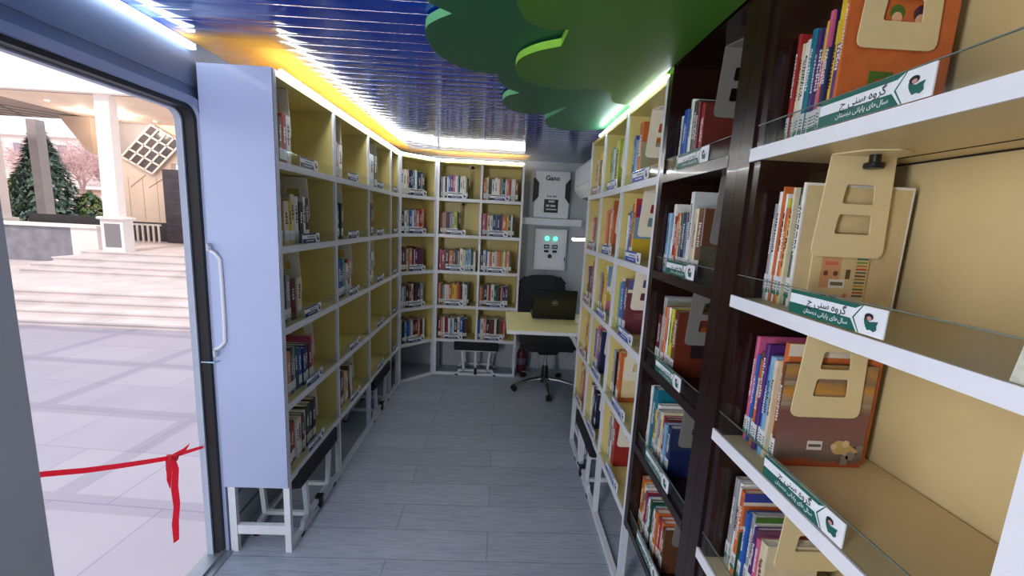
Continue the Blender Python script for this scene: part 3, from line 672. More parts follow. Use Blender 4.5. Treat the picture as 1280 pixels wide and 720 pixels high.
def sign(M, x, z, w, colr, detail, place, li, cname):
    h = .0425
    o = empty('shelf_sign', f"{cname} and white shelf sign on lip, {LN[li]} shelf {'' if place.startswith('of') else 'in '}{place}", 'sign', group='signs on the shelf lips')
    o.matrix_world = M @ Matrix.Translation((x, .0025, z))
    MB().box(0, 0, 0, w, .0022, h).build('board', SIGNW, o, False)
    y = -.0004
    def quad(pts, m, name, lift=1): return MB().add([(a, y * lift, c) for a, c in pts], [tuple(range(len(pts)))]).build(name, m, o, False)
    hx = w * .73
    quad([(0, h * .84), (hx + .0, h * .84), (hx + .012, h), (0, h)], colr, 'colour_band')
    quad([(0, .0), (hx + .008, 0), (hx - .006, h * .44), (0, h * .44)], colr, 'colour_band')
    quad([(hx + .011, 0), (hx + .013, 0), (hx, h * .5), (hx + .014, h), (hx + .012, h), (hx - .003, h * .5)], colr, 'divider_line', 1)
    if detail:
        text_part(L1[detail], .0175, INK, o, face_neg_y(w * .44, y * 2, h * .63), 'lettering', .0002)
        text_part(L2, .0105, SIGNW, o, face_neg_y(w * .44, y * 2, h * .25), 'lettering', .0001)
    else:
        b = MB()
        for k in range(4): xx = w * (.28 + .1 * k); b.add([(xx, y * 2, h * .56), (xx + w * .075, y * 2, h * .56), (xx + w * .07, y * 2, h * .68), (xx + w * .02, y * 2, h * .72)], [(0, 1, 2, 3)])
        b.build('lettering', INK, o, False)
        b = MB()
        for k in range(5): xx = w * (.2 + .09 * k); b.add([(xx, y * 2, h * .18), (xx + w * .07, y * 2, h * .18), (xx + w * .065, y * 2, h * .28), (xx + w * .01, y * 2, h * .3)], [(0, 1, 2, 3)])
        b.build('lettering', SIGNW, o, False)
    cx = hx + (w - hx) * .57; cz = h * .45
    em = quad(map_shape(cx, cz - .002, .0135), colr if colr is not BLUE else NAVY, 'emblem', 2)
    MB().add([(cx - .004 + .0075 * cos(2 * pi * i / 14), y * 2.5, cz + .0085 + .0055 * sin(2 * pi * i / 14)) for i in range(14)], [tuple(range(14))]).build('emblem_detail', INK, em, False)
    MB().add([(cx - .003 + .004 * cos(2 * pi * i / 14), y * 3, cz + .0065 + .003 * sin(2 * pi * i / 14)) for i in range(14)], [tuple(range(14))]).build('emblem_detail', M_('emblem_rose', (206, 150, 140)), em, False)
    return o

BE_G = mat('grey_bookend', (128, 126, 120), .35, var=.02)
BE_X = {('near', 0): .166, ('near', 1): .195, ('near', 2): .206, ('near', 3): .225}
for sn, (tr, sec, cols, hh, cells) in SEC.items():
    org, rz, edges, depth = tr
    M = Matrix.Translation((org[0], org[1], 0)) @ Matrix.Rotation(rz, 4, 'Z')
    tops = [2.005] + [z - TH / 2 for z in LV[:-1]]
    for ci, (cx0, cx1, place) in enumerate(cols):
        for li in range(5):
            if sn == 'near' and li == 4: continue
            L = last(sn, ci, li)
            x = (L['x1'] if L else cx0 + .02) + .004
            if sn == 'near' and li == 1: x += .008
            if x > cx1 - .09: x = min(x, cx1 - .012)
            ok = x < cx1 - .08 and not (sn == 'corner' and li == 2 and False)
            zt = (1.985 if sn != 'dark' else 2.03) if li == 0 else LV[li - 1] - TH / 2
            zt = 2.015 - .02 if li == 0 else zt
            if sn == 'dark' and li == 0: zt = 2.03
            if sn == 'near' and li == 0: zt = 2.03
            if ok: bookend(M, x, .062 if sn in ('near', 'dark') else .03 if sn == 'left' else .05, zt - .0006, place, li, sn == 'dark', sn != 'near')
            colr, cname = (GREEN, 'green') if sn in ('near', 'dark') else (MAG, 'magenta') if (sn == 'right' and ci == 0) else (BLUE, 'blue') if sn == 'right' else (NAVY, 'navy')
            cw = cx1 - cx0
            if sn == 'near': sx, w = .235, .195
            elif sn == 'dark': sx, w = .14, .195
            elif sn == 'left': sx, w = cx0 + min(.17, cw * .35), min(.17, cw * .5)
            elif sn == 'right': sx, w = cx0 + cw * (.3 if ci < 2 else .33), min(.19, cw * .48)
            elif sn == 'corner': sx, w = cx0 + .08, .17
            else: sx, w = cx0 + .075, .17
            sign(M, sx, LV[li] + TH / 2 + .004, w, colr, {'near': 'j', 'dark': 'b'}.get(sn), place, li, cname)

pc = MB().add([(.574, .0, 0), (.604, .0, 0), (.604, .004, .049), (.577, .004, .049)], [(0, 1, 2, 3)]).box(.58, -.0002, .03, .604, .0, .031).build('reflection_card', PAPER, None, False)  # card added in place of a reflection in the acrylic lip
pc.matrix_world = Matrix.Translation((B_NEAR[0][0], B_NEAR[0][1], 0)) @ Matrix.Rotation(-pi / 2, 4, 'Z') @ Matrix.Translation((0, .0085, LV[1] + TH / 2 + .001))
tag(pc, 'cream card added for a reflection in the lip, open end of nearest second shelf', 'card')
# ------------------------------------------------------------------ LED strips along the tops
def led(p0, p1, label, w=.009, h=.008, m=None):
    o = MB().bar(p0, p1, w, h).build('led_strip', m or LED, None, False); return tag(o, label, 'light strip', 'lit LED strips')
led((-.862, 1.69, 2.021), (-.862, 3.565, 2.021), 'lit white LED strip along the top of left bookcase')
led((-.860, 3.58, 2.021), (-.603, 3.84, 2.021), 'short lit LED strip on top of angled corner bookcase')
led((-.585, 3.848, 2.021), (.18, 3.848, 2.021), 'lit LED strip on top of the back bookcase')
led((.552, 2.5, 2.021), (.552, 1.50, 2.021), 'lit LED strip along the top of right bookcase')
led((XL + .02, .2, 2.062), (XL + .02, 1.625, 2.062), 'lit white LED strip above the open doorway', .022, .018, mat('led_white_soft', (235, 243, 255), .5, var=0, emit=6))

# ------------------------------------------------------------------ tree crown panels under the ceiling
GUP = mat('crown_dark_green', (26, 92, 56), .5, var=.05, scale=4); GUPS = mat('crown_dark_green_edge', (110, 190, 130), .5, var=.03)
GLO = mat('crown_leaf_green', (66, 116, 26), .45, var=.05, scale=4); GLOS = mat('crown_leaf_green_edge', (140, 205, 70), .5, var=.03)
def arc(p, q, bulge, n=10):
    """circular-ish lobe from p to q bulging to the left of p->q"""
    p = Vector(p); q = Vector(q); d = q - p; nrm = Vector((-d.y, d.x)).normalized(); c = (p + q) / 2
    return [tuple(c - d / 2 * cos(pi * k / n) + nrm * bulge * sin(pi * k / n)) for k in range(n)]
def smooth(pts, corners, n=6):
    """closed Catmull-Rom through pts with sharp notches at the indices in corners"""
    out = []; m = len(pts)
    for i in range(m):
        p0, p1, p2, p3 = (Vector(pts[(i + k) % m]) for k in (-1, 0, 1, 2))
        if i in corners: p0 = p1 * 2 - p2
        if (i + 1) % m in corners: p3 = p2 * 2 - p1
        for k in range(n):
            t = k / n
            q = .5 * ((2 * p1) + (p2 - p0) * t + (2 * p0 - 5 * p1 + 4 * p2 - p3) * t * t + (3 * p1 - p0 - 3 * p2 + p3) * t ** 3); out.append((q.x, q.y))
    return out
low = [(.05, .35), (-.02, .7), (.0, .95), (.01, 1.074), (.025, 1.149), (.058, 1.206), (.11, 1.23), (.161, 1.222), (.154, 1.332), (.088, 1.378), (.04, 1.44), (.025, 1.504), (.03, 1.57), (.06, 1.65), (.159, 1.719), (.25, 1.728), (.319, 1.70), (.37, 1.71), (.421, 1.751), (.43, 1.80), (.455, 1.86), (.53, 1.892), (.62, 1.86), (.66, 1.7), (.537, 1.50), (.537, 1.2), (.537, .9), (.537, .35)]
up = [(.0, .5), (-.25, .75), (-.3, .95), (-.26, 1.1), (-.222, 1.187), (-.162, 1.245), (-.213, 1.289), (-.25, 1.34), (-.262, 1.42), (-.25, 1.525), (-.197, 1.633), (-.108, 1.692), (-.041, 1.697), (-.04, 1.77), (.0, 1.86), (.052, 1.915), (.0, 1.97), (-.022, 2.06), (-.005, 2.15), (.044, 2.227), (.12, 2.26), (.201, 2.232), (.25, 2.14), (.29, 2.084), (.25, 2.22), (.215, 2.33), (.22, 2.42), (.26, 2.52), (.389, 2.587), (.5, 2.54), (.6, 2.46), (.75, 2.3), (.8, 1.6), (.7, .6)]
c1 = MB().prism(smooth(up, {5, 12, 15, 23}), 'z', 2.058, 2.084, 0, 1).build('tree_crown_panel', [GUP, GUPS])
tag(c1, 'dark green scalloped tree crown panel fixed flat under the ceiling', 'ceiling panel')
c2 = MB().prism(smooth(low, {7, 8, 18, 24}), 'z', 2.027, 2.05, 0, 1).build('tree_crown_panel', [GLO, GLOS])
tag(c2, 'brighter leaf green scalloped crown panel hung below the dark green one', 'ceiling panel')

# ------------------------------------------------------------------ folding benches under the shelves
def bench(loc, rz, label):
    o = empty('folding_bench', label, 'bench', loc, rz, 'benches stowed under the shelves')
    MB().cbox(-.215, 0, .252, .215, .24, .34, .008).build('seat_pad', BLACKFAB, o)
    f = MB()
    for y in (.03, .21): f.bar((-.19, y, .245), (.19, y, .245), .02, .012)
    f.build('seat_frame', WHITE_STEEL, o)
    for x in (-1, 1):
        for y in (.02, .22):
            MB().bar((x * .135, y, .24), (x * .115, y, .045), .02, .02, (0, 1, 0)).build('leg', WHITE_STEEL, o)
            MB().bar((x * .15, y, .05), (x * .19, y, .006), .018, .018, (0, 1, 0)).build('foot', WHITE_STEEL, o)
            MB().box(x * .17, y - .012, .0, x * .2, y + .012, .012).build('rubber_cap', RUBBER, o)
    for y in (.02, .22): MB().bar((-.17, y, .05), (.17, y, .05), .02, .02).build('crossbar', WHITE_STEEL, o)
    for x in (-.115, .115): MB().bar((x, .02, .06), (x, .22, .06), .018, .018).build('side_bar', WHITE_STEEL, o)
    MB().box(-.014, .0, .012, .014, .03, .075).bar((-.004, .0, .07), (-.012, -.012, .09), .006).build('latch', BLACK, o)
    return o
bench((-.866 + .012, 1.645 + .29, 0), pi / 2, 'black padded folding bench stowed under first column of left bookcase')
bench((-.866 + .012, 1.645 + 1.39, 0), pi / 2, 'black padded folding bench stowed under third column of left bookcase')
bench((-.19, 3.846 - .012, 0), 0, 'black padded folding bench stowed under the back bookcase')
bench((.547 - .012, 2.686 - .42, 0), -pi / 2, 'black padded folding bench stowed under right white bookcase')

# ------------------------------------------------------------------ desk, laptop, chair
dk = empty('desk', 'cream topped desk at the end of the aisle', 'desk', (.46, 3.1, 0))
MB().cbox(-.385, -.29, .726, .398, .33, .746, .002).build('desk_top', mat('pale_yellow_top', (236, 228, 160), .35, var=.03), dk)
MB().box(-.385, -.294, .722, .398, -.29, .747).box(-.389, -.294, .722, -.385, .33, .747).build('edge_band', WHITE, dk, False)
for y in (-.22, .26): MB().bar((.08, y, .72), (.396, y, .2), .022).build('brace', WHITE_STEEL, dk)
MB().box(.388, -.26, .16, .4, .3, .72).build('wall_bracket', WHITE_STEEL, dk, False)

lp = empty('laptop', 'open black laptop on the desk seen from behind its lid', 'laptop', (.45, 3.2, .7475))
MB().cbox(-.172, .0, 0, .172, .235, .022, .005).build('base', BLACK, lp)
lid = MB().cbox(-.172, -.004, .012, .172, .006, .245, .004).build('lid', mat('gloss_black', (14, 15, 14), .22, var=.1, coat=.3), lp)
lid.rotation_euler = (radians(8), 0, 0)
b = MB(); rI, rO = .0185, .021
b.add([(r * cos(2 * pi * i / 28), -.0052, .14 + r * sin(2 * pi * i / 28)) for i in range(28) for r in (rI, rO)], [(2 * i, 2 * i + 1, (2 * i + 3) % 56, (2 * i + 2) % 56) for i in range(28)])
lg = b.build('logo_ring', CHROME, lid, False)
text_part('DELL', .0145, CHROME, lid, face_neg_y(0, -.0054, .14), 'logo_lettering', .0006)
MB().box(-.15, .02, .022, .15, .12, .0235).build('keyboard', mat('key_grey', (36, 36, 38), .5), lp, False)
wc = MB().tube([(.055 * math.e ** (-k * .012) * cos(k * .7), .03 * sin(k * .7), .006 + .0012 * k) for k in range(30)], .004, 6).build('charging_cable', WHITE)
wc.location = (.655, 3.1, .7475); wc.rotation_euler = (0, 0, .3)
tag(wc, 'small coiled white cable on the desk beside the laptop', 'cable')

ch = empty('office_chair', 'black office chair with chrome star base behind the desk', 'chair', (.46, 3.62, 0), .12)
def slab(outline, t, bow=0., n=1):
    """cushion: outline in (x,z), thickness along y with softened rim"""
    cx = sum(p[0] for p in outline) / len(outline); cz = sum(p[1] for p in outline) / len(outline)
    rings = []
    for s_, y in ((.0, t * .56), (.5, t * .55), (.9, t * .42), (.98, t * .25), (1, 0), (.98, -t * .25), (.9, -t * .42), (.5, -t * .5), (.0, -t * .5)):
        s_ = max(s_, .02)
        rings.append([(cx + (x - cx) * s_, y + bow * ((cx + (x - cx) * s_)) ** 2 * -1, cz + (z - cz) * s_) for x, z in outline])
    return MB().loft(rings)
backo = rounded([(-.215, .50), (.215, .50), (.232, .94), (.17, 1.01), (-.17, 1.01), (-.232, .94)], [.07, .07, .08, .1, .1, .08], 6)
bk_ = slab(backo, .07, .6); o = bk_.build('backrest', BLACKFAB, ch); o.location = (0, .24, 0); o.rotation_euler = (radians(-6), 0, 0)
seato = rounded([(-.235, -.22), (.235, -.22), (.235, .22), (-.235, .22)], .08, 6)
o = slab(seato, .09).build('seat', BLACKFAB, ch); o.rotation_euler = (radians(-90), 0, 0); o.location = (0, 0, .44)
MB().tube([(0, .12, .40), (0, .26, .40), (0, .3, .46), (0, .29, .62)], .02, 8).build('back_support', BLACK, ch)
MB().cbox(-.09, -.1, .34, .09, .13, .395, .01).build('mechanism', BLACK, ch)
MB().cyl((.08, 0, .36), (.23, -.02, .35), .006, n=8).cyl((.2, -.02, .353), (.25, -.02, .349), .011, n=10).build('lever', BLACK, ch)
MB().cyl((0, 0, .2), (0, 0, .345), .016).build('gas_lift', CHROME, ch)
MB().lathe([(.032, .07), (.034, .09), (.028, .2), (.022, .215)]).build('lift_cover', BLACK, ch)
MB().lathe([(.04, .06), (.046, .075), (.046, .1), (.03, .115)]).build('hub', BLACK, ch)
for k in range(5):
    a = radians(-95 + 72 * k); d = Vector((cos(a), sin(a), 0))
    sp = MB().tube([d * .03 + Vector((0, 0, .09)), d * .14 + Vector((0, 0, .088)), d * .25 + Vector((0, 0, .068)), d * .3 + Vector((0, 0, .056))], [.021, .019, .015, .012], 10).build('spoke', CHROME, ch)
    s_ = d.cross(Vector((0, 0, 1))); c_ = d * .3 + Vector((0, 0, .025))
    w = MB()
    for q in (-1, 1): w.cyl(c_ + s_ * q * .006, c_ + s_ * q * .022, .025, n=16)
    w.cyl(c_ - s_ * .008, c_ + s_ * .008, .008, n=8); w.cyl(c_ + Vector((0, 0, .004)), c_ + Vector((0, 0, .04)), .007, n=8)
    w.build('caster', BLACK, sp)

# fire extinguisher standing by the back wall
fe = empty('fire_extinguisher', 'dark red fire extinguisher on the floor behind the desk', 'extinguisher', (.262, 3.98, 0))
MB().lathe([(.04, 0), (.048, .006), (.05, .03), (.05, .2), (.04, .235), (.018, .255), (.014, .27)]).build('cylinder', mat('extinguisher_red', (70, 18, 30), .35), fe)
MB().lathe([(.0505, .1), (.0508, .102), (.0508, .16), (.0505, .162)]).build('label_band', mat('grey_label', (96, 84, 104), .5), fe)
MB().cyl((0, 0, .268), (0, 0, .29), .016, n=12).bar((.0, -.03, .3), (0, .05, .315), .014, .006).bar((0, -.03, .29), (0, .045, .285), .012, .006).build('valve', BLACK, fe)
MB().tube([(.014, 0, .28), (.05, 0, .27), (.062, 0, .2), (.058, 0, .08)], .007, 8).build('hose', BLACK, fe)

# ------------------------------------------------------------------ back wall equipment
iv = empty('inverter', 'white and black wall inverter with dark screen above the shelf beam', 'inverter', (.468, YB - .012, 0))
IW = mat('inverter_white', (214, 218, 224), .4, var=.02)
sil = [(-.165, 1.555), (.165, 1.555), (.165, 1.70), (.125, 1.75), (.125, 1.88), (.165, 1.925), (.165, 1.99), (-.165, 1.99), (-.165, 1.925), (-.125, 1.88), (-.125, 1.75), (-.165, 1.70)]
MB().prism(sil, 'y', -.10, 0).build('body', IW, iv, False)
for s_ in (-1, 1): MB().prism([(s_ * .126, 1.75), (s_ * .165, 1.705), (s_ * .176, 1.70), (s_ * .176, 1.925), (s_ * .165, 1.922), (s_ * .126, 1.878)], 'y', -.092, -.0).build('heat_sink', BLACK, iv, False)
MB().box(-.166, -.103, 1.556, .166, -.1, 1.6).build('bottom_cover', IW, iv, False)
scr = MB().box(-.07, -.1015, 1.605, .065, -.0995, 1.73).build('screen', mat('lcd_dark', (34, 40, 42), .3), iv, False)
b = MB()
for (x, z, w, h) in ((-.03, 1.70, .06, .02), (-.05, 1.66, .03, .02), (-.01, 1.66, .05, .02), (-.05, 1.63, .1, .012)): b.box(x, -.1022, z, x + w, -.1015, z + h)
b.build('readout', mat('lcd_text', (180, 190, 190), .5), scr, False)
text_part('Gano', .06, BLACK, iv, face_neg_y(.0, -.1008, 1.925), 'logo_lettering', .002)
b = MB()
for x in (-.045, -.02, .01, .03): b.box(x, -.1015, 1.752, x + .014, -.1, 1.764)
b.build('indicator_row', BLACK, iv, False)
sb = empty('wall_beam', 'white box beam fixed across the back wall below the inverter', 'beam', (.5, YB, 0))
MB().box(-.31, -.135, 1.485, .27, -.012, 1.548).build('box_section', IW, sb, False)
MB().box(-.31, -.137, 1.54, .27, -.135, 1.549).build('lip', IW, sb, False)
pb = empty('electrical_panel', 'white electrical box with two green lights on the back wall', 'electrical box', (.48, YB - .012, 0))
MB().cbox(-.15, -.12, 1.055, .155, 0, 1.45, .003).build('housing', IW, pb, False)
MB().cbox(-.135, -.126, 1.07, .14, -.12, 1.44, .002).build('door', IW, pb, False)
GL = mat('green_glow', (60, 255, 190), .4, var=0, emit=4)
for x in (-.035, .045):
    l = MB().cyl((x, -.126, 1.36), (x, -.136, 1.36), .017, n=16).build('indicator_light', GL, pb); l['label'] = 'glowing green indicator'
    m_ = MB().cbox(x - .026, -.134, 1.262, x + .026, -.126, 1.30, .002).build('meter', BLACK, pb)
    MB().box(x - .018, -.1345, 1.272, x + .018, -.134, 1.29).build('display', mat('lcd_text', (180, 190, 190)), m_, False)
    MB().cbox(x - .022, -.133, 1.225, x + .022, -.126, 1.248, .002).build('selector', BLACK, pb)
MB().cyl((0, -.126, 1.19), (0, -.14, 1.19), .02, n=16).bar((-.018, -.143, 1.176), (.0, -.143, 1.21), .008).bar((.018, -.143, 1.176), (.0, -.143, 1.21), .008).build('rotary_switch', BLACK, pb)
MB().cbox(.143, -.13, 1.145, .15, -.12, 1.185, .002).build('lock', BLACK, pb)
# conduit below the box
cd = MB().tube([(.44, YB - .02, 1.055), (.44, YB - .02, .75), (.44, YB - .02, .0)], .012, 8).build('conduit', WALLGREY); tag(cd, 'grey conduit pipe running down from the electrical box', 'conduit')
ac = empty('air_conditioner', 'white wall air conditioner high behind the right white bookcase', 'air conditioner', (XR - .002, 3.5, 0))
prof = [(0, 1.72), (-.06, 1.72), (-.13, 1.745), (-.185, 1.80), (-.195, 1.83), (-.195, 2.0), (-.18, 2.02), (0, 2.02)]
MB().prism(prof, 'y', -.4, .42).build('casing', WHITE, ac)
MB().prism([(-.062, 1.7195), (-.128, 1.743), (-.126, 1.752), (-.06, 1.728)], 'y', -.36, .38).build('vent_flap', mat('vent_grey', (90, 94, 98), .5), ac)  # flap in a darker grey than the casing
MB().box(-.1965, -.38, 1.84, -.195, .4, 1.845).build('panel_seam', WALLGREY, ac, False)
wlm = empty('wall_lamp', 'small lit white lamp on the wall behind right white bookcase', 'lamp', (XR, 3.4, 0))
MB().bar((-.27, 0, 1.383), (-.17, 0, 1.386), .05, .018).build('shade', mat('lamp_lit', (250, 252, 255), .5, var=0, emit=26), wlm)
MB().bar((-.25, 0, 1.40), (0, 0, 1.405), .03, .01).build('arm', BLACK, wlm)

# ------------------------------------------------------------------ outside: plaza, steps, colonnade
G = -1.2; R_ = .127; T = G + 8 * R_
struct(MB().add([(-90, -20, G), (30, -20, G), (30, 9.2, G), (-90, 9.2, G)], [(0, 1, 2, 3)]).build('ground_plaza', paving_mat(), None, False))
STONE = mat('pale_step_stone', (204, 191, 188), .6, var=.12, scale=1.4); STONE2 = mat('light_stone', (228, 220, 214), .6, var=.06, scale=2)
GSTONE = mat('grey_stone_cladding', (130, 126, 134), .5, var=.2, scale=3); WCOL = mat('white_column_render', (246, 236, 226), .7, var=.03, scale=1)
GCOL = mat('grey_column_stone', (168, 156, 152), .7, var=.1, scale=2); BEIGE = mat('beige_render', (250, 226, 204), .7, var=.05, scale=1)
SOFF = mat('soffit_board', (168, 152, 142), .8, var=.08, scale=.8); DSTONE = mat('dark_stone_cladding', (74, 66, 72), .4, var=.25, scale=2.5)
ys = [8.85, 9.25, 9.68, 10.1]
st = MB()
for i, y in enumerate(ys): st.box(-40, y, G, 6, 10.6 if i < 3 else 14.98, G + (i + 1) * R_ - .04); st.box(-40, y - .025, G + (i + 1) * R_ - .04, 6, 10.6 if i < 3 else 14.98, G + (i + 1) * R_)
tag(st.build('stone_steps', STONE, None, False), 'lower flight of pale stone steps across the plaza', 'steps')
ys2 = [12.45, 12.75, 13.4, 14.3]
st = MB()
for i, y in enumerate(ys2): z = G + (4 + i) * R_; st.box(-14.15, y, z, 6, 15.5, z + R_ - .04); st.box(-14.18, y - .025, z + R_ - .04, 6, 15.5, z + R_)
tag(st.build('stone_steps', STONE, None, False), 'upper flight of pale stone steps below the colonnade', 'steps')
struct(MB().box(-90, 15.5, T - .3, 6, 90, T).build('ground_terrace', STONE, None, False))
cn = empty('column', 'large white square column on a stone pedestal by the steps', 'column', (-13.1, 14.72, T))
MB().loft([[(-.3, -.3, 1.17), (.2, -.3, 1.17), (.2, .0, 1.17), (-.3, .0, 1.17)], [(-.22, -.3, 5.12), (.24, -.3, 5.12), (.24, .0, 5.12), (-.22, .0, 5.12)]]).build('shaft', WCOL, cn, False)
pd_ = MB().box(-.38, -.36, 0, .36, .04, 1.1).build('pedestal', STONE2, cn, False)
MB().box(-.26, -.368, .16, .26, -.36, .95).build('inset_panel', mat('inset_grey', (128, 122, 124), .5), pd_, False)
MB().cbox(-.46, -.44, 1.08, .44, .12, 1.18, .03).build('cap', STONE2, cn)
def col2(x, y, w, top, m, label, z0=.6):
    c = empty('column', label, 'column', (x, y, z0))
    MB().box(-w / 2, -w / 2, .12, w / 2, w / 2, top - z0).build('shaft', m, c, False)
    MB().box(-w * .75, -w * .75, 0, w * .75, w * .75, .14).build('cap', STONE2, c, False); MB().box(-w * .6, -w * .6, T - z0, w * .6, w * .6, 0).build('pedestal', STONE2, c, False)
col2(-18.72, 16, .5, 4.95, mat('pale_grey_column', (214, 204, 204), .7), 'pale grey column at the outer edge of the colonnade')
col2(-21.15, 20, .4, 4.95, GCOL, 'brownish grey column standing before the conifer')
cp = empty('entrance_canopy', 'wide white roof canopy over the colonnade', 'canopy', (-20, 16, 4.9))
MB().box(-25, -1.75, .0, 14, -1.5, 4.5).build('fascia', mat('white_fascia', (255, 244, 238), .7, var=.02), cp, False)
MB().box(-25, -1.5, .02, 14, 3.2, .12).build('soffit', SOFF, cp, False)
b = MB()
for k in range(7): b.bar((-6 + k * .9, -1.4, .012), (-3 + k * .9, 3.1, .012), .03, .02); b.bar((-6 + k * .9, 3.1, .012), (-3 + k * .9, -1.4, .012), .03, .02)
b.build('soffit_joint', mat('joint_dark', (96, 84, 80), .8), cp, False)
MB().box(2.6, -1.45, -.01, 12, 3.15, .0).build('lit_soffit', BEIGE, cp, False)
MB().prism([(1.7, -.02), (2.95, -.02), (2.95, -1.5), (2.7, -1.35)], 'y', 2.2, 2.6).build('folded_bracket', mat('tan_render', (184, 158, 138), .7), cp, False)
SPOT = mat('spotlight_glow', (255, 244, 225), .5, var=0, emit=5)
for (x, y) in ((3.6, 1.), (4.4, 1.1), (5.1, 1.2), (4.3, 2.2), (5.4, 2.4), (3.9, -.3)): MB().cyl((x, y, -.03), (x, y, -.012), .06, n=12).build('spotlight', SPOT, cp)
hall = empty('hall_facade', 'beige hall front with a diamond lattice window beneath the canopy', 'building', (-15.4, 19.3, T))
def hz(z): return z - T
MB().prism([(-1.75, .85), (.62, .85), (.62, hz(3.3)), (5, hz(3.3)), (5, 6), (-1.75, 6)], 'y', 0, .3).build('wall', BEIGE, hall, False)
MB().prism([(-1.6, hz(4.6)), (-1.6, hz(3.6)), (-1.3, hz(3.45)), (.02, hz(4.85)), (-.6, hz(5.08)), (-1.6, hz(5.08))], 'y', -.08, .0).build('grey_panel', mat('soft_grey_panel', (176, 166, 164), .7), hall, False)
Lp, Tp, Bp = Vector((-1.35, hz(3.47))), Vector((.02, hz(4.87))), Vector((-.09, hz(2.8)))
Rp = Tp + Bp - Lp
lat = MB().prism([tuple(Lp), tuple(Bp), tuple(Rp), tuple(Tp)], 'y', -.14, -.1).build('lattice_window', mat('smoky_glass', (84, 78, 78), .15, var=.4, scale=1.2), hall, False)
b = MB()
for k in range(5):
    t = k / 4; a = Lp.lerp(Tp, t); c = Bp.lerp(Rp, t); b.bar((a.x, -.15, a.y), (c.x, -.15, c.y), .07, .05, (0, 1, 0))
    a = Lp.lerp(Bp, t); c = Tp.lerp(Rp, t); b.bar((a.x, -.15, a.y), (c.x, -.15, c.y), .07, .05, (0, 1, 0))
b.build('glazing_bars', WCOL, lat, False)
b = MB()
for k in range(3): x = -1.3 + k * .62; b.box(x, -.006, .9, x + .02, 0, hz(2.6))
b.bar((-1.2, -.01, hz(2.2)), (-.5, -.01, hz(2.75)), .03, .02, (0, 1, 0)); b.bar((.5, -.01, hz(2.8)), (-.4, -.01, hz(2.2)), .03, .02, (0, 1, 0))
b.build('panel_joint', mat('joint_tan', (190, 160, 140), .8), hall, False)
dw = MB().box(.6, -.5, 0, 2.6, .2, hz(3.0))
ds = dw.build('dark_stone_wing', DSTONE, hall, False)
b = MB()
for k in range(6): b.box(.6, -.506, .35 + k * .48, 2.6, -.5, .365 + k * .48)
b.build('stone_joint', mat('joint_grey', (110, 104, 108), .8), ds, False)
MB().box(-1.75, .02, 0, .62, .3, .85).build('dark_base', mat('dark_recess', (78, 72, 76), .7), hall, False)
pk = empty('picket_fence', 'white upright pickets before the dark base of the hall front', 'fence', (-16.5, 18.7, T))
for k in range(7): MB().box(k * .23, 0, 0, k * .23 + .07, .05, .8).build('picket', WCOL, pk, False)
MB().box(-.05, .05, .72, 1.5, .08, .8).build('top_rail', WCOL, pk, False)
pw = empty('planter_wall', 'long low stone planter wall with pale coping by the steps', 'wall', (-14.2, 15, T))
MB().box(-20, 0, -.69, -.9, .5, .72).build('stone_face', GSTONE, pw, False)
MB().box(-.9, -.02, -.69, 0, .5, .72).build('end_block', STONE2, pw, False)
MB().box(-20.1, -.08, .72, .05, .6, .82).build('coping', STONE2, pw, False)
rl = MB().box(-17.8, 16.2, T, -14.4, 16.3, .92).build('low_screen', mat('dark_screen', (52, 46, 48), .6), None, False); tag(rl, 'dark low screen behind the pale coping of planter wall', 'screen')
# planting and buildings beyond
def conifer(loc, h, r, n, cols, label, name='conifer_tree'):
    t = empty(name, label, 'tree', loc); b = MB(); rr = random.Random(int(h * 100))
    for i in range(n):
        z = h * (.04 + .96 * rr.random() ** 1.25); w = r * (1 - z / h) ** .8 * (.55 + .5 * rr.random()) + .05; a = rr.random() * 2 * pi
        c = Vector((w * cos(a), w * sin(a), z)); s = .16 + .2 * rr.random(); d = Vector((cos(a), sin(a), -.5 + rr.random() * .6)) * s; u = Vector((-sin(a), cos(a), .2)) * s * .5
        b.add([c - u, c + d * 1.3, c + u, c + Vector((0, 0, s * .8))], [(0, 1, 2), (0, 2, 3)], rr.randrange(len(cols)))
    b.build('foliage', cols, t, False)
    MB().cyl((0, 0, 0), (0, 0, h * .8), r * .07, .03, 8).build('trunk', mat('bark', (90, 72, 62), .9), t)
    return t
CG = [mat('needle_dark', (70, 90, 72), .8), mat('needle_mid', (92, 110, 88), .8), mat('needle_blue', (104, 120, 114), .8)]
conifer((-31.6, 30, T), 6.3, 2.1, 2600, CG, 'dark green conical conifer seen between the columns')
conifer((-35.4, 32, T), 3.6, 1.5, 900, [mat('shrub_yellow', (140, 136, 64), .8), mat('shrub_green', (104, 116, 60), .8)], 'yellowish green bush beside the dark conifer', 'garden_bush')
conifer((-29.6, 31, T), 2.2, 1.5, 500, [mat('shrub_green', (104, 116, 60), .8), mat('needle_mid', (66, 84, 62), .8)], 'low green bush on the near side of conifer', 'garden_bush')
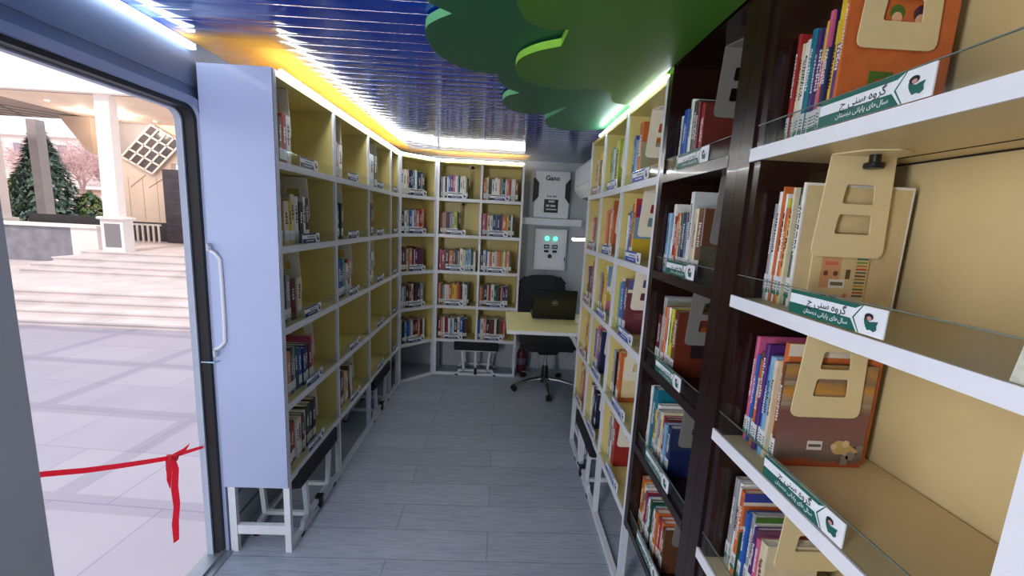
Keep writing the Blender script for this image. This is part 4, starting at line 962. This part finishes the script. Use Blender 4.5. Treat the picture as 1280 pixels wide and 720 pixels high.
def bare_tree(loc, h, label, seed):
    t = empty('bare_tree', label, 'tree', loc); b = MB(); tw = MB(); rr = random.Random(seed)
    def grow(p, d, l, r, k):
        q = p + d * l; b.tube([p, (p + q) / 2 + Vector((rr.uniform(-.05, .05), 0, 0)) * l, q], [r, r * .85, r * .7], 5)
        if k == 0:
            for _ in range(26):
                e_ = q + Vector((rr.gauss(0, .8), rr.gauss(0, .8), rr.gauss(.2, .6))); u = Vector((rr.uniform(-1, 1), rr.uniform(-1, 1), rr.uniform(-.3, 1))).normalized()
                s = rr.uniform(.3, .7); w = Vector((-u.z, 0, u.x)) * .035; tw.add([e_ - w, e_ + w, e_ + u * s], [(0, 1, 2)])
            return
        for _ in range(4):
            nd = (d + Vector((rr.uniform(-.8, .8), rr.uniform(-.8, .8), rr.uniform(-.1, .5)))).normalized(); grow(q, nd, l * .72, r * .6, k - 1)
    grow(Vector((0, 0, 0)), Vector((0, 0, 1)), h * .3, .16, 3)
    b.build('branches', mat('pink_bark', (190, 150, 146), .9), t); tw.build('twigs', mat('pinkish_twigs', (206, 166, 164), .9), t, False)
bare_tree((-38.8, 40, T), 7, 'bare pinkish tree behind the conifer to its right side', 3)
bare_tree((-44, 41, T), 6.6, 'bare pinkish tree behind the conifer to its left side', 5)
bare_tree((-34.2, 38, T), 6.0, 'bare pinkish tree nearest the white column', 9)
def block(name, label, loc, w, d, h, m, wins):
    o = empty(name, label, 'building', loc); MB().box(0, 0, 0, w, d, h).build('wall', m, o, False); MB().box(-.3, -.3, h, w + .3, d, h + .4).build('roof', STONE2, o, False)
    for (x, z, ww, wh) in wins: f = MB().box(x, -.06, z, x + ww, 0, z + wh).build('window', WCOL, o, False); MB().box(x + .12, -.08, z + .12, x + ww - .12, -.06, z + wh - .12).build('pane', mat('far_glass', (150, 146, 160), .3), f, False)
block('apartment_building', 'distant pale apartment block beyond the trees', (-78, 62, T), 18, 8, 10.2, mat('pale_far_render', (236, 214, 206), .8), [(3 + 3 * i, 5.2 + 2.6 * j, 1.6, 1.5) for i in range(5) for j in range(2)])
block('brick_building', 'distant low brownish building past the bare trees', (-59.2, 60, T), 12, 8, 3.2, mat('far_brick', (188, 150, 136), .8), [(1 + 2.4 * i, 1.2, 1.2, 1.2) for i in range(5)])

# ------------------------------------------------------------------ light
w = bpy.data.worlds.new('sky'); scene.world = w; w.use_nodes = True
nt = w.node_tree; bg = nt.nodes['Background']
tc = nt.nodes.new('ShaderNodeTexCoord'); sx = nt.nodes.new('ShaderNodeSeparateXYZ'); nt.links.new(tc.outputs['Generated'], sx.inputs[0])
r = nt.nodes.new('ShaderNodeValToRGB'); r.color_ramp.elements[0].position = .0; r.color_ramp.elements[0].color = (.92, .92, .98, 1); r.color_ramp.elements[1].position = .7; r.color_ramp.elements[1].color = (.74, .84, 1.0, 1)
nt.links.new(sx.outputs[2], r.inputs['Fac']); nt.links.new(r.outputs[0], bg.inputs['Color']); bg.inputs['Strength'].default_value = 1.35
def light(kind, name, loc, energy, col=(1, 1, 1), **k):
    l = bpy.data.lights.new(name, kind); l.energy = energy; l.color = col
    for a, v in k.items(): setattr(l, a, v)
    o = bpy.data.objects.new(name, l); COL.objects.link(o); o.location = loc; return o
lamp = light('AREA', 'added_fill_light', (-1.0, -.42, 1.35), 26, (.97, .97, 1.), shape='RECTANGLE', size=.24, size_y=1.3)  # unseen fill light added behind the camera, not a fitting of the cabin
lamp.rotation_euler = (radians(90), 0, radians(-38))
light('POINT', 'crown_glow', (.135, 1.19, 2.0525), .12, (1, .9, .45), shadow_soft_size=.004)
for (x, y) in ((-16.4, 17.2), (-14.9, 17.2), (-15.7, 18.0)): light('POINT', 'downlight', (x, y, 4.78), 55, (1, .9, .78), shadow_soft_size=.05)
sun = light('SUN', 'sun', (0, -5, 10), 2.6, (1, .93, .86), angle=radians(12)); sun.rotation_euler = (radians(36), 0, radians(6))

# ------------------------------------------------------------------ camera
def view_axes():
    cr, sr, cp_, sp_, cy_, sy_ = cos(CRO), sin(CRO), cos(CP), sin(CP), cos(CY), sin(CY)
    def w_(u, up_, f): yf = cp_ * f + sp_ * up_; z = -sp_ * f + cp_ * up_; return Vector((cy_ * u + sy_ * yf, -sy_ * u + cy_ * yf, z))
    return w_(cr, sr, 0), w_(-sr, cr, 0), w_(0, 0, 1)
rt, upv, fw = view_axes()
cam = bpy.data.cameras.new('camera'); co = bpy.data.objects.new('camera', cam); COL.objects.link(co)
cam.sensor_width = 36; cam.lens = 36 * CF / 1280; cam.clip_start = .02; cam.clip_end = 500
m = Matrix.Identity(4)
for i in range(3): m[i][0] = rt[i]; m[i][1] = upv[i]; m[i][2] = -fw[i]
m[2][3] = 1.5
co.matrix_world = m
scene.camera = co
scene.view_settings.view_transform = 'Standard'; scene.view_settings.look = 'None'; scene.view_settings.exposure = 0
scene.cycles.use_denoising = True
scene.cycles.max_bounces = 8; scene.cycles.transparent_max_bounces = 16
